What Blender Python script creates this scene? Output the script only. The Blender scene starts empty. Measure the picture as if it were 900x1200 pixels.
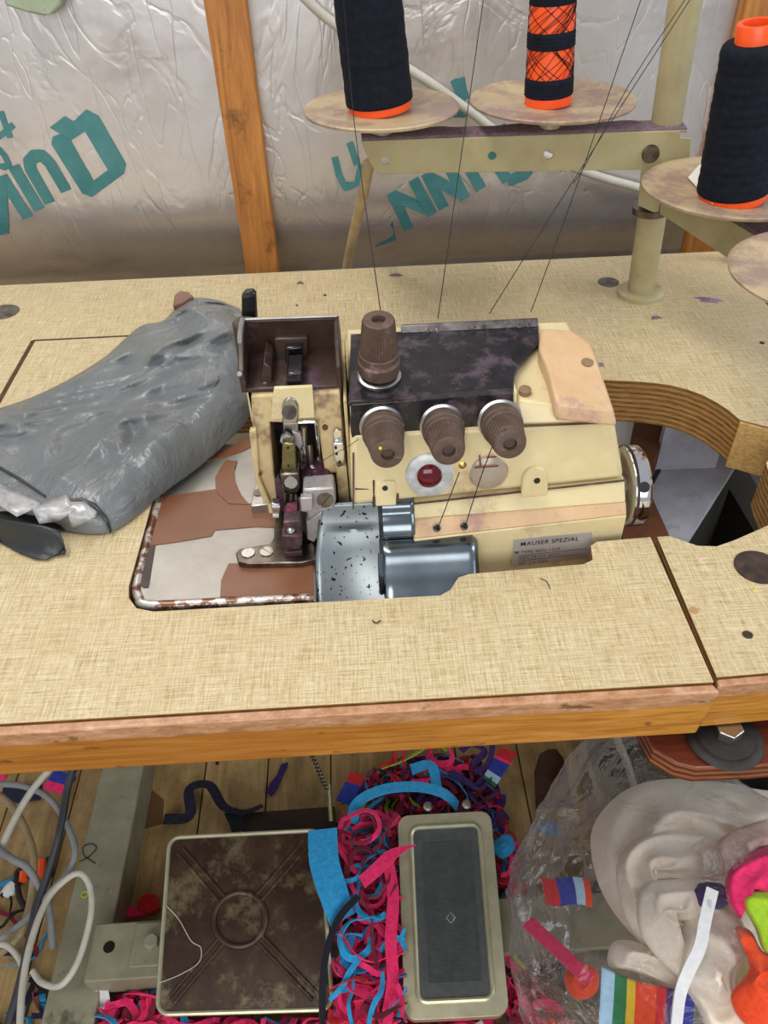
import bpy, bmesh, math, random
from math import sin, cos, pi, radians
from mathutils import Vector as V, Matrix, noise
from mathutils.geometry import tessellate_polygon
random.seed(7)
C = bpy.context.scene.collection

# ------------------------------------------------------------------ camera
PITCH, ROLL, YAW, FPX = radians(41.39), radians(-2.053), radians(1.544), 930.0
CAM = V((0, -.2575, .365))                      # table top is z = 0, its front edge y = 0, floor z = -0.75
fw = V((sin(YAW)*cos(PITCH), cos(YAW)*cos(PITCH), -sin(PITCH)))
rt0 = V((cos(YAW), -sin(YAW), 0)); up0 = rt0.cross(fw)
rt = rt0*cos(ROLL) + up0*sin(ROLL); up = -rt0*sin(ROLL) + up0*cos(ROLL)
FLOOR = -.75

def ray(px, py): return rt*((px-450)/FPX) - up*((py-600)/FPX) + fw
def P(px, py, z=0.0):                            # point seen at (px,py) on the level z
    d = ray(px, py); return CAM + d*((z-CAM.z)/d.z)
def PY(px, py, y):                               # point seen at (px,py) on the upright plane y
    d = ray(px, py); return CAM + d*((y-CAM.y)/d.y)
def PX(px, py, x):
    d = ray(px, py); return CAM + d*((x-CAM.x)/d.x)

cam = bpy.data.cameras.new('camera'); co = bpy.data.objects.new('camera', cam); C.objects.link(co)
cam.sensor_fit = 'VERTICAL'; cam.sensor_height = 24; cam.sensor_width = 18; cam.lens = FPX/1200*24
cam.clip_start = .01
co.matrix_world = Matrix(((rt.x, up.x, -fw.x, CAM.x), (rt.y, up.y, -fw.y, CAM.y), (rt.z, up.z, -fw.z, CAM.z), (0, 0, 0, 1)))
bpy.context.scene.camera = co

# ------------------------------------------------------------------ materials
def srgb(h):
    r = [int(h[i:i+2], 16)/255 for i in (0, 2, 4)]
    return tuple((c/12.92 if c <= .04045 else ((c+.055)/1.055)**2.4) for c in r) + (1,)

class N:
    def __init__(s, name):
        s.m = bpy.data.materials.new(name); s.m.use_nodes = True
        s.t = s.m.node_tree; s.b = s.t.nodes['Principled BSDF']; s.L = s.t.links
        s.tc = s.t.nodes.new('ShaderNodeTexCoord')
    def new(s, k, **kw):
        n = s.t.nodes.new(k)
        for a, v in kw.items(): setattr(n, a, v)
        return n
    def map(s, scale=(1, 1, 1), rot=(0, 0, 0), loc=(0, 0, 0)):
        n = s.new('ShaderNodeMapping'); n.inputs['Scale'].default_value = scale; n.inputs['Rotation'].default_value = rot
        n.inputs['Location'].default_value = loc
        s.L.new(s.tc.outputs['Object'], n.inputs[0]); return n.outputs[0]
    def noise(s, scale=10, detail=4, rough=.6, vec=None, dist=0):
        n = s.new('ShaderNodeTexNoise'); n.inputs['Scale'].default_value = scale; n.inputs['Detail'].default_value = detail
        n.inputs['Roughness'].default_value = rough; n.inputs['Distortion'].default_value = dist
        s.L.new(vec if vec else s.tc.outputs['Object'], n.inputs['Vector']); return n.outputs['Fac']
    def ramp(s, fac, stops, interp='LINEAR'):
        n = s.new('ShaderNodeValToRGB'); n.color_ramp.interpolation = interp
        e = n.color_ramp.elements
        while len(e) < len(stops): e.new(.5)
        for i, (p, c) in enumerate(stops):
            e[i].position = p; e[i].color = srgb(c) if isinstance(c, str) else (c, c, c, 1)
        s.L.new(fac, n.inputs[0]); return n.outputs[0]
    def mix(s, fac, a, b, mode='MIX'):
        n = s.new('ShaderNodeMix', data_type='RGBA', blend_type=mode)
        for i, v in ((0, fac), (6, a), (7, b)):
            if isinstance(v, (int, float)): n.inputs[i].default_value = v
            elif isinstance(v, str): n.inputs[i].default_value = srgb(v)
            else: s.L.new(v, n.inputs[i])
        return n.outputs[2]
    def math(s, op, a, b=0.0):
        n = s.new('ShaderNodeMath', operation=op)
        for i, v in ((0, a), (1, b)):
            if isinstance(v, (int, float)): n.inputs[i].default_value = v
            else: s.L.new(v, n.inputs[i])
        return n.outputs[0]
    def sep(s):
        n = s.new('ShaderNodeSeparateXYZ'); s.L.new(s.tc.outputs['Object'], n.inputs[0]); return n.outputs
    def bump(s, h, strength=.3, dist=.001, prev=None):
        n = s.new('ShaderNodeBump'); n.inputs['Strength'].default_value = strength; n.inputs['Distance'].default_value = dist
        s.L.new(h, n.inputs['Height'])
        if prev: s.L.new(prev, n.inputs['Normal'])
        s.L.new(n.outputs[0], s.b.inputs['Normal']); return n.outputs[0]
    def col(s, v):
        if isinstance(v, str): s.b.inputs['Base Color'].default_value = srgb(v)
        else: s.L.new(v, s.b.inputs['Base Color'])
    def set(s, **kw):
        for k, v in kw.items():
            i = s.b.inputs[k.replace('_', ' ')]
            if isinstance(v, (int, float, tuple)): i.default_value = v
            else: s.L.new(v, i)
        return s

MT = {}
def simple(name, c1, c2=None, rough=.5, metal=0, scale=60, bump=.1, bd=.0005, lo=.35, hi=.7, lint=None, lintamt=.55, **kw):
    n = N(name); f = n.noise(scale, 5, .65)
    c = n.ramp(f, [(lo, c1), (hi, c2 or c1)])
    if lint:
        g = n.noise(scale*.35+7, 6, .75, n.map(loc=(3, 1, 2)))
        c = n.mix(n.ramp(g, [(lintamt, 0.0), (lintamt+.12, .85)]), c, lint)
    n.col(c); n.set(Roughness=rough, Metallic=metal)
    for k, v in kw.items(): n.b.inputs[k.replace('_', ' ')].default_value = v
    if bump: n.bump(f, bump, bd)
    MT[name] = n.m; return n.m

# linen laminate
n = N('linen_laminate')
a = n.noise(1, 3, .6, n.map((900, 40, 1))); b = n.noise(1, 3, .6, n.map((40, 900, 1)))
c_ = n.noise(1, 2, .6, n.map((2500, 200, 1))); d_ = n.noise(1, 2, .6, n.map((200, 2500, 1)))
big = n.noise(9, 5, .6)
s_ = n.math('ADD', n.math('MULTIPLY', n.math('ADD', a, b), .3), n.math('MULTIPLY', n.math('ADD', c_, d_), .2))
col = n.ramp(s_, [(.37, '85744F'), (.46, 'B3A178'), (.53, 'C9B993'), (.62, 'DCD0B2')])
col = n.mix(n.ramp(big, [(.38, .0), (.75, .38)]), col, 'B39A72')
n.col(col); n.set(Roughness=.5); n.bump(s_, .12, .0004); LAM = n.m

n = N('plywood_edge')                                            # layered plies by height
z = n.sep()[2]
w = n.math('SINE', n.math('ADD', n.math('MULTIPLY', z, 1300.0), n.math('MULTIPLY', n.noise(14, 2), 1.6)))
g = n.noise(1, 5, .7, n.map((90, 90, 900)))
col = n.ramp(n.math('ADD', n.math('MULTIPLY', w, .15), g), [(.2, '3E2812'), (.5, '85602E'), (.8, 'AE8850')])
n.col(col); n.set(Roughness=.6); n.bump(g, .5, .001); PLY = n.m
n = N('dark_plywood_edge')
w = n.math('SINE', n.math('ADD', n.math('MULTIPLY', n.sep()[2], 1200.0), n.math('MULTIPLY', n.noise(30, 3), 3.0)))
g = n.noise(1, 5, .7, n.map((60, 60, 700)))
n.col(n.ramp(n.math('ADD', n.math('MULTIPLY', w, .25), g), [(.2, '3A1810'), (.5, '6A3420'), (.8, '96583A')]))
n.set(Roughness=.4); MAHE = n.m
n = N('mahogany_face')
n.col(n.ramp(n.noise(1, 6, .7, n.map((20, 160, 20))), [(.3, '4A1E12'), (.7, '6E3422')])); n.set(Roughness=.25); MAH = n.m

n = N('varnished_lipping')
z = n.sep()[2]
zz = n.math('ADD', z, n.math('MULTIPLY', n.math('SUBTRACT', n.noise(40, 4), .5), .004))
g = n.noise(1, 6, .7, n.map((14, 60, 200)), dist=1.0)
lo_ = n.ramp(g, [(.3, '8A5418'), (.5, 'B67C2E'), (.7, 'CE9A4C')])
x_ = n.sep()[0]
lft = n.ramp(n.math('MULTIPLY_ADD', x_, -3.0), [(0.0, 0.0), (.7, .55)])
lo_ = n.mix(lft, lo_, '8A4A10')
hi_ = n.ramp(n.noise(1, 6, .8, n.map((60, 60, 200))), [(.3, '8A5A3E'), (.5, 'B0825E'), (.7, 'CCA486')])
fac = n.ramp(n.math('MULTIPLY', n.math('ADD', zz, .02), 60.0), [(.42, 0.0), (.55, 1.0)])
c = n.mix(fac, lo_, hi_)
sp = n.noise(55, 3, .5, n.map((1, 1, 1.6)))
c = n.mix(n.ramp(sp, [(.66, 0.0), (.72, .7)]), c, '4A3016')
n.col(c); n.set(Roughness=.28); n.bump(g, .2, .0006); LIP = n.m

n = N('orange_pine_stud')
g = n.noise(1, 6, .7, n.map((70, 70, 7)), dist=1.5); k = n.noise(16, 5, .75)
c = n.ramp(g, [(.25, '7A4A1C'), (.5, 'AE7030'), (.75, 'C88C44')])
c = n.mix(n.ramp(k, [(.58, 0.0), (.7, .75)]), c, '55320F')
n.col(c); n.set(Roughness=.55); n.bump(g, .4, .001); PINE = n.m

n = N('foil_insulation')
w1 = n.noise(7, 4, .5, n.map((1.2, 1, .8), (0, .5, 0)), dist=1.4); w2 = n.noise(48, 4, .55, dist=.8)
w3 = n.noise(14, 2, .4, n.map((2.2, 1, .55)), dist=.6)
ridge = n.math('ABSOLUTE', n.math('SUBTRACT', w1, .5)); ridge3 = n.math('ABSOLUTE', n.math('SUBTRACT', w3, .5))
r2 = n.math('MINIMUM', ridge, .035); r3 = n.math('MINIMUM', ridge3, .02)
soft = n.noise(7, 2, .5, n.map((1.6, 1, .6), loc=(3, 0, 1)))
h = n.math('ADD', n.math('ADD', n.math('MULTIPLY', r2, 1.5), n.math('MULTIPLY', r3, 2.2)), n.math('ADD', n.math('MULTIPLY', w2, .05), n.math('MULTIPLY', soft, 1.6)))
xs = n.sep()[0]; zs = n.sep()[2]
c = n.ramp(n.noise(5, 5), [(.3, 'C2BCB8'), (.7, 'DEDAD8')])
st = n.noise(6, 6, .7, n.map((1, 1, 2), loc=(5, 0, 2)))
c = n.mix(n.ramp(st, [(.55, 0.0), (.75, .45)]), c, '8A7A6C')                # dull handled patches
n.col(c); n.set(Metallic=.78, Roughness=.34); n.bump(h, .42, .010); FOIL = n.m

n = N('floor_boards')
g = n.noise(1, 6, .7, n.map((28, 3, 1)), dist=1.2); k = n.noise(8, 5, .75)
c = n.ramp(g, [(.25, '75603A'), (.5, 'A88B58'), (.75, 'C8AC78')])
c = n.mix(n.ramp(k, [(.45, 0.0), (.7, .7)]), c, '5B4A30')
n.col(c); n.set(Roughness=.6); n.bump(g, .4, .001); FLR = n.m

CREAM = simple('cream_enamel', 'CFBE90', 'D9CA9E', .33, scale=45, bump=.05, lint='B0907A', lintamt=.57)
ORANGEY = simple('worn_apricot_enamel', 'C29F78', 'CDAE88', .4, scale=50, bump=.05, lint='A88078', lintamt=.55)
CREAMD = simple('grimy_cream_enamel', 'B8A274', 'CFBD90', .4, scale=60, bump=.1, lint='6C4A4C', lintamt=.55)
BROWN = simple('brown_plastic', '4C3B31', '5F4C40', .55, scale=220, bump=.15, bd=.0002, lint='8A6A68', lintamt=.58)
TRAY = simple('dark_brown_plastic', '2C1E17', '412D22', .35, scale=60, bump=.1, lint='544054', lintamt=.53)
BLACKP = simple('black_panel_with_lint', '0C0C10', '242228', .28, scale=90, bump=.25, bd=.0004, lint='54464E', lintamt=.5)
BLACK = simple('black_plastic', '0E0E10', '1A1A1C', .35, scale=80, bump=.02)
RUBBER = simple('black_rubber', '16130F', '2A2422', .6, scale=90)
STEEL = simple('brushed_steel', 'A9A8A4', 'C9C8C4', .28, 1, scale=30, bump=.03, lo=.3, hi=.8)
STEELD = simple('oily_steel', '5A534C', '8C857C', .3, 1, scale=80, bump=.1)
CHROME = simple('chrome', 'D8D8DA', 'E8E8EA', .1, 1, scale=20, bump=0)
OLIVE = simple('olive_steel', '6A6440', '8A8460', .3, .8, scale=100)
SILV = simple('cast_silver', 'A8A4A6', 'C4C0C2', .4, .55, scale=90, lint='7A4A5C', lintamt=.56)
LINT = simple('purple_lint', '7E6482', 'A2869E', .95, scale=300, bump=1, bd=.002)
MAUVE = simple('mauve_dust', '6B5560', '8A7078', .95, scale=250, bump=1, bd=.002)
REDLINT = simple('red_lint', '5A2438', '8E4A60', .95, scale=300, bump=1, bd=.002)
STAND = simple('cream_painted_metal', '9E936C', 'AEA47E', .38, scale=30, bump=.03, lint='8A7460', lintamt=.64)
DISH = simple('dusty_cream_plastic', 'B09A76', 'BCA986', .5, scale=22, bump=.05, lint='8A7068', lintamt=.45)
NAVY = simple('navy_thread_winding', '090D17', '131925', .8, scale=200, bump=.3, bd=.0006, Specular_IOR_Level=.2)
ORG = simple('orange_plastic', 'F0501A', 'F45C22', .35, scale=30, bump=0)
THREAD = simple('black_thread', '0C0C12', '15151C', .8, scale=30, bump=0)
FRAME = simple('olive_grey_paint', '86826C', '9A967E', .42, scale=30, bump=.06, lint='4C4234', lintamt=.58)
PEDM = simple('worn_brown_pedal', '3C2A22', '4C3A2C', .40, .3, scale=30, bump=.1, lo=.45, hi=.62, lint='7E7458', lintamt=.52)
PEDR = simple('worn_pale_green_pedal_metal', 'B0AE90', 'C8C4A8', .3, .5, scale=40, bump=.1, lint='6A5C48', lintamt=.63)
RIBR = simple('grey_ribbed_rubber', '454B4A', '545A58', .28, scale=100)
CABW = simple('white_cable', 'B4B0A2', 'CAC6B8', .5, scale=30, bump=0)
CABG = simple('grey_cable', '7A7C7C', '929494', .5, scale=30, bump=0)
CABD = simple('dark_grey_cable', '2A2C32', '3C3E44', .5, scale=30, bump=0)
TEAL = simple('teal_print', '3C7A7C', '568E90', .45, .3, scale=30, bump=.3)
WHITEP = simple('dull_white_board', '9A9AA2', 'BABAC2', .6, scale=25, bump=.05, lint='5A5A60', lintamt=.62)
REDW = simple('reddish_wood', '54301E', '76472C', .6, scale=30, bump=.2)
GREENP = simple('pale_green_plastic', '8E9C82', 'A4B096', .4, scale=30, bump=0)
TAPE = simple('clear_printed_tape', '8C8C90', 'B8B6B4', .2, 0, scale=90, bump=.2)
PAPER = simple('white_paper', 'D8D4C8', 'E4E0D6', .8, scale=30, bump=0)
TAPEB = simple('brown_parcel_tape', '6E4630', '7C5238', .3, scale=20, bump=.05, lint='5A4236', lintamt=.66)
PLATE = simple('worn_steel_plate', '96948E', 'B0AEA8', .36, .75, scale=14, bump=.04, lint='9C9A94', lintamt=.6)
LABELM = simple('engraved_aluminium', 'A8A09A', 'BCB4AE', .4, .2, scale=40, bump=.02)
INK = simple('black_ink', '1C1418', '241C20', .6, scale=30, bump=0)
REDGL = simple('dark_red_glass', '4A0812', '6A1020', .08, scale=30, bump=0)
BRASS = simple('brass', 'B08A40', 'C8A458', .25, 1, scale=30, bump=0)
n = N('chute_steel'); n.col(n.ramp(n.noise(30, 3), [(.3, '626C73'), (.7, '7C868C')]))
n.set(Metallic=.95, Roughness=.22); n.bump(n.noise(25, 2), .05, .001); CHUTE = n.m
n = N('speckled_steel')
k = n.noise(330, 2, .5)
n.col(n.mix(n.ramp(k, [(.64, 0.0), (.67, 1.0)]), '7E868A', '101010')); n.set(Metallic=.8, Roughness=.42); SPECK = n.m
n = N('paintworn_plate_rim'); k = n.noise(60, 6, .75)
n.col(n.ramp(k, [(.46, '6A4632'), (.54, 'C6C2BC')], 'LINEAR')); n.set(Metallic=.5, Roughness=.3); RIM = n.m
n = N('grey_polythene')
g = n.noise(11, 5, .6, dist=2.0); g2 = n.noise(30, 4, .6, n.map((1, .5, 1), (0, 0, .7)), dist=1.0)
rg = n.math('ABSOLUTE', n.math('SUBTRACT', g, .5)); rg2 = n.math('ABSOLUTE', n.math('SUBTRACT', g2, .5))
n.col(n.ramp(n.noise(7, 3), [(.3, '62676A'), (.7, '75797B')])); n.set(Roughness=.30)
n.bump(n.math('ADD', n.math('MINIMUM', rg, .12), n.math('MULTIPLY', n.math('MINIMUM', rg2, .1), .4)), .55, .010); POLY = n.m
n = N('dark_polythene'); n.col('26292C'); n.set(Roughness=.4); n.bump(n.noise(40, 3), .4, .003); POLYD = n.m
def cloth(name, c1, c2): return simple(name, c1, c2, .95, scale=180, bump=.5, bd=.001, Sheen_Weight=.15)
PINK = cloth('hot_pink_fleece', 'E01C5C', 'F83878'); BLUE = cloth('sky_blue_fleece', '1C8CC8', '36A8DE')
RED = cloth('red_fleece', 'B8141C', 'D2242A'); PURP = cloth('purple_fleece', '2C1650', '40246C'); NAVYF = cloth('navy_fleece', '10142A', '1C2244')
LIME = cloth('lime_fleece', '9CC420', 'B4DA34'); ORF = cloth('orange_red_fleece', 'D83C14', 'EE5020'); CREAMF = cloth('cream_fleece', 'EBDCC6', 'F5EAD8')
WHITEF = cloth('white_fleece', 'D4D4D4', 'E2E2E2'); YEL = cloth('yellow_fleece', 'D8B020', 'E6C234'); GREEN = cloth('green_fleece', '146A3C', '1E7E4A')
BLK = cloth('black_tape_fabric', '0C0E16', '161824'); MAROON = cloth('maroon_fleece', '6A1024', '841A34'); PALEB = cloth('pale_blue_fleece', '9CC4DC', 'B4D4E6')
ROYAL = cloth('royal_blue_fleece', '1A2C8C', '2840A8')
# thin clear polythene: mostly see-through, glossy on folds
n = N('clear_polythene'); tr = n.new('ShaderNodeBsdfTransparent'); tr.inputs[0].default_value = (.93, .94, .96, 1)
gl = n.new('ShaderNodeBsdfGlossy'); gl.inputs['Roughness'].default_value = .13; gl.inputs[0].default_value = (.95, .96, 1, 1)
df = n.new('ShaderNodeBsdfTranslucent'); df.inputs[0].default_value = (.8, .82, .88, 1)
lw = n.new('ShaderNodeLayerWeight'); lw.inputs[0].default_value = .35
bp = n.new('ShaderNodeBump'); bp.inputs['Strength'].default_value = .9; bp.inputs['Distance'].default_value = .01
g = n.noise(16, 4, .6, dist=1.5); n.L.new(n.math('ABSOLUTE', n.math('SUBTRACT', g, .5)), bp.inputs['Height'])
for q in (gl, lw): n.L.new(bp.outputs[0], q.inputs['Normal'])
m1 = n.new('ShaderNodeMixShader'); m1.inputs[0].default_value = .06; n.L.new(tr.outputs[0], m1.inputs[1]); n.L.new(df.outputs[0], m1.inputs[2])
m2 = n.new('ShaderNodeMixShader'); n.L.new(n.math('MULTIPLY', lw.outputs['Fresnel'], .5), m2.inputs[0]); n.L.new(m1.outputs[0], m2.inputs[1]); n.L.new(gl.outputs[0], m2.inputs[2])
n.L.new(m2.outputs[0], n.t.nodes['Material Output'].inputs[0]); CLEAR = n.m

# ------------------------------------------------------------------ mesh helpers
def obj(name, bm, mats, parent=None, smooth=False, label=None, kind=None, bevel=0, seg=2, angle=40):
    me = bpy.data.meshes.new(name); 
    bmesh.ops.recalc_face_normals(bm, faces=bm.faces[:]); bm.to_mesh(me); bm.free()
    for m in (mats if isinstance(mats, (list, tuple)) else [mats]): me.materials.append(m)
    if smooth:
        me.polygons.foreach_set('use_smooth', [True]*len(me.polygons)); me.set_sharp_from_angle(angle=radians(angle))
    o = bpy.data.objects.new(name, me); C.objects.link(o)
    if parent:
        o.parent = parent; o.matrix_parent_inverse = Matrix.Translation(-wloc(parent))
    if bevel:
        md = o.modifiers.new('bevel', 'BEVEL'); md.width = bevel; md.segments = seg; md.limit_method = 'ANGLE'; md.angle_limit = radians(35)
        md.harden_normals = False
        if not smooth:
            me.polygons.foreach_set('use_smooth', [True]*len(me.polygons)); me.set_sharp_from_angle(angle=radians(30))
    if label: o['label'] = label
    if kind: o['kind'] = kind
    return o
def wloc(o):
    p = o.location.copy()
    while o.parent:
        # parts live in world space; only the root empty carries a location
        o = o.parent
        if o.type == 'EMPTY': p = o.location.copy()
    return p
def thing(name, label, cat, loc=(0, 0, 0), group=None):
    o = bpy.data.objects.new(name, None); C.objects.link(o); o.location = V(loc); o.empty_display_size = .02
    o['label'] = label; o['category'] = cat
    if group: o['group'] = group
    return o
def tag(o, label, cat, group=None, kind=None):
    o['label'] = label; o['category'] = cat
    if group: o['group'] = group
    if kind: o['kind'] = kind
    return o
def part(name, bm, mats, parent, **kw):
    """a part; sub-parts pass a mesh parent"""
    o = obj(name, bm, mats, None, **kw); o.parent = parent
    root = parent
    while root.parent: root = root.parent
    if parent.parent is None and parent.type == 'EMPTY': o.matrix_parent_inverse = Matrix.Translation(-parent.location)
    elif parent.type == 'MESH': o.matrix_parent_inverse = Matrix.Identity(4)
    return o
def B(): return bmesh.new()
def setmi(fs, mi):
    for f in fs: f.material_index = mi
def box(bm, lo, hi, mi=0):
    x0, y0, z0 = lo; x1, y1, z1 = hi
    v = [bm.verts.new(p) for p in ((x0,y0,z0),(x1,y0,z0),(x1,y1,z0),(x0,y1,z0),(x0,y0,z1),(x1,y0,z1),(x1,y1,z1),(x0,y1,z1))]
    fs = [bm.faces.new([v[i] for i in q]) for q in ((0,3,2,1),(4,5,6,7),(0,1,5,4),(1,2,6,5),(2,3,7,6),(3,0,4,7))]
    setmi(fs, mi); return v
def hexa(bm, b, t, mi=0):                        # 4 bottom, 4 top corners
    v = [bm.verts.new(p) for p in list(b)+list(t)]
    fs = [bm.faces.new([v[i] for i in q]) for q in ((0,3,2,1),(4,5,6,7),(0,1,5,4),(1,2,6,5),(2,3,7,6),(3,0,4,7))]
    setmi(fs, mi); return v
def prism(bm, pts, ext, mi=0, mis=None, holes=()):   # polygon (with holes) swept along ext
    ext = V(ext); loops = [[V(p) for p in pts]] + [[V(p) for p in h] for h in holes]
    # project for tessellation happens inside tessellate_polygon
    allp = [p for l in loops for p in l]
    tris = tessellate_polygon(loops)
    a = [bm.verts.new(p) for p in allp]; b = [bm.verts.new(p+ext) for p in allp]
    for t in tris:
        try:
            f = bm.faces.new([a[i] for i in t]); f.material_index = mi
            f = bm.faces.new([b[i] for i in reversed(t)]); f.material_index = mi
        except ValueError: pass
    k = 0
    for l in loops:
        m = len(l)
        for i in range(m):
            f = bm.faces.new([a[k+i], a[k+(i+1) % m], b[k+(i+1) % m], b[k+i]]); f.material_index = mis if mis is not None else mi
        k += m
def frame_of(d):
    d = V(d).normalized(); a = V((0, 0, 1)) if abs(d.z) < .9 else V((1, 0, 0))
    u = a.cross(d).normalized(); return u, d.cross(u), d
def lathe(bm, base, axis, prof, seg=32, knurl=None, mi=0, cap=True):  # prof: (r, h); knurl(h)->amp
    base = V(base); u, w, d = frame_of(axis); rings = []
    for r, h in prof:
        k = knurl(h) if knurl else 0
        rings.append([bm.verts.new(base + d*h + (u*cos(2*pi*i/seg) + w*sin(2*pi*i/seg))*(r*(1 - (k if i % 2 else 0)))) for i in range(seg)])
    fs = []
    for A, Bq in zip(rings, rings[1:]):
        for i in range(seg): fs.append(bm.faces.new([A[i], A[(i+1) % seg], Bq[(i+1) % seg], Bq[i]]))
    if cap:
        fs.append(bm.faces.new(rings[0][::-1])); fs.append(bm.faces.new(rings[-1]))
    setmi(fs, mi); return fs
def cyl(bm, a, b, r0, r1=None, seg=24, mi=0):
    a = V(a); b = V(b); return lathe(bm, a, b-a, [(r0, 0), (r0 if r1 is None else r1, (b-a).length)], seg, mi=mi)
def smoothpts(pts, n=6):
    pts = [V(p) for p in pts]
    if len(pts) < 3: return pts
    q = [pts[0]*2-pts[1]] + pts + [pts[-1]*2-pts[-2]]; out = []
    for i in range(1, len(q)-2):
        for k in range(n):
            t = k/n; p0, p1, p2, p3 = q[i-1:i+3]
            out.append(.5*((2*p1)+(p2-p0)*t+(2*p0-5*p1+4*p2-p3)*t*t+(3*p1-p0-3*p2+p3)*t**3))
    return out + [pts[-1]]
def tube(bm, pts, r, seg=8, sm=6, mi=0, r1=None):
    pts = smoothpts(pts, sm); n_ = len(pts); prev = None; rings = []
    for i, p in enumerate(pts):
        d = (pts[min(i+1, n_-1)] - pts[max(i-1, 0)]).normalized()
        if prev is None: u = frame_of(d)[0]
        else: u = (prev - d*prev.dot(d)).normalized()
        prev = u; w = d.cross(u); rr = r if r1 is None else r+(r1-r)*i/(n_-1)
        rings.append([bm.verts.new(p + (u*cos(2*pi*k/seg)+w*sin(2*pi*k/seg))*rr) for k in range(seg)])
    fs = []
    for A, Bq in zip(rings, rings[1:]):
        for k in range(seg): fs.append(bm.faces.new([A[k], A[(k+1) % seg], Bq[(k+1) % seg], Bq[k]]))
    fs.append(bm.faces.new(rings[0][::-1])); fs.append(bm.faces.new(rings[-1])); setmi(fs, mi)
def ribbon(bm, pts, w, t=.0012, n0=V((0, 0, 1)), twist=0.0, sm=5, mi=0, taper=False, phase=0.0):
    pts = smoothpts(pts, sm); n_ = len(pts); rings = []
    for i, p in enumerate(pts):
        d = (pts[min(i+1, n_-1)] - pts[max(i-1, 0)]).normalized()
        u = d.cross(n0)
        if u.length < 1e-4: u = V((1, 0, 0))
        u.normalize(); nn = u.cross(d)
        a = phase + twist*i/n_; uu = u*cos(a)+nn*sin(a); vv = -u*sin(a)+nn*cos(a)
        ww = w*(1 if not taper else max(.12, min(1, (n_-1-i)/(n_*.4))))
        rings.append([bm.verts.new(p+uu*sx*ww/2+vv*sy*t/2) for sx, sy in ((-1,-1),(1,-1),(1,1),(-1,1))])
    fs = []
    for A, Bq in zip(rings, rings[1:]):
        for k in range(4): fs.append(bm.faces.new([A[k], A[(k+1) % 4], Bq[(k+1) % 4], Bq[k]]))
    fs.append(bm.faces.new(rings[0][::-1])); fs.append(bm.faces.new(rings[-1])); setmi(fs, mi)
def screw(bm, p, axis, r, h, slot=None):         # slotted screw head
    p = V(p); u, w, d = frame_of(axis)
    a = slot if slot is not None else .6
    s = u*cos(a)+w*sin(a); q = d.cross(s)
    # dome in two halves either side of the slot
    for sg in (-1, 1):
        pts = []
        for k in range(13):
            t = -pi/2 + pi*k/12; x = sin(t)*r; y = cos(t)*r
            pts.append(p + s*x + q*sg*max(y, r*.13))
        prism(bm, pts, d*h)
    lathe(bm, p - d*h*.1, d, [(r*.96, 0), (r*.96, h*.55)], 24)
def text_bm(bm, s, o, ux, uy, size, depth=.0002, mi=0, track=1.0, bold=0):
    cu = bpy.data.curves.new('lettering', 'FONT'); cu.body = s; cu.size = 1; cu.space_character = track; cu.offset = bold
    t = bpy.data.objects.new('lettering', cu); C.objects.link(t)
    dg = bpy.context.evaluated_depsgraph_get(); me = bpy.data.meshes.new_from_object(t.evaluated_get(dg))
    ux = V(ux).normalized(); uy = V(uy).normalized(); nn = ux.cross(uy)
    vs = [bm.verts.new(V(o)+ux*v.co.x*size+uy*v.co.y*size+nn*depth) for v in me.vertices]
    for p in me.polygons:
        try: f = bm.faces.new([vs[i] for i in p.vertices]); f.material_index = mi
        except ValueError: pass
    bpy.data.objects.remove(t); bpy.data.curves.remove(cu); bpy.data.meshes.remove(me)
_sk = [0]
def stroke(bm, pts, w, nrm, t=.0004):            # flat printed bar through points (straight)
    pts = [V(p) for p in pts]; nrm = V(nrm).normalized(); L = []
    if abs(pts[0].y-.66) < .06:                  # follows the curve of the foil
        q = []
        for a, b in zip(pts, pts[1:]):
            for k in range(6): v = a+(b-a)*(k/6); v.y = foil_y(v.z)-.0008; q.append(v)
        pts = q+[pts[-1]]
    R_ = []
    for i, p in enumerate(pts):
        d = (pts[min(i+1, len(pts)-1)]-pts[max(i-1, 0)]).normalized(); s = d.cross(nrm)*w/2
        L.append(p+s); R_.append(p-s)
    _sk[0] += 1; prism(bm, L+R_[::-1], nrm*(t*(1+.13*(_sk[0] % 7))))

# ------------------------------------------------------------------ setting
WY = .66
def foil_y(z):                                   # lower foil bent back, a made-up curve that darkens its reflection
    t = max(0.0, .035-z); return WY + (5.5*t*t if t < .10 else .055+.3*(t-.10))
bm = B(); pf = [(foil_y(z), z) for z in [1.3, .6, .2, .1, .05]+[.035-.006*i for i in range(1, 26)]+[-.3, FLOOR]]
pf += [(WY+.36, FLOOR), (WY+.36, 1.3)]
prism(bm, [V((-1.5, y, z)) for y, z in pf], (3.0, 0, 0)); o = obj('wall_back', bm, FOIL, smooth=True, angle=30); o['kind'] = 'structure'
bm = B()
for i in range(-16, 17):
    x = i*.098+.02; box(bm, (x, -1.5, FLOOR-.02), (x+.0955, WY+.3, FLOOR))
box(bm, (-1.6, -1.5, FLOOR-.03), (1.7, WY, FLOOR-.012)); o = obj('floor', bm, FLR); o['kind'] = 'structure'
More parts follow.
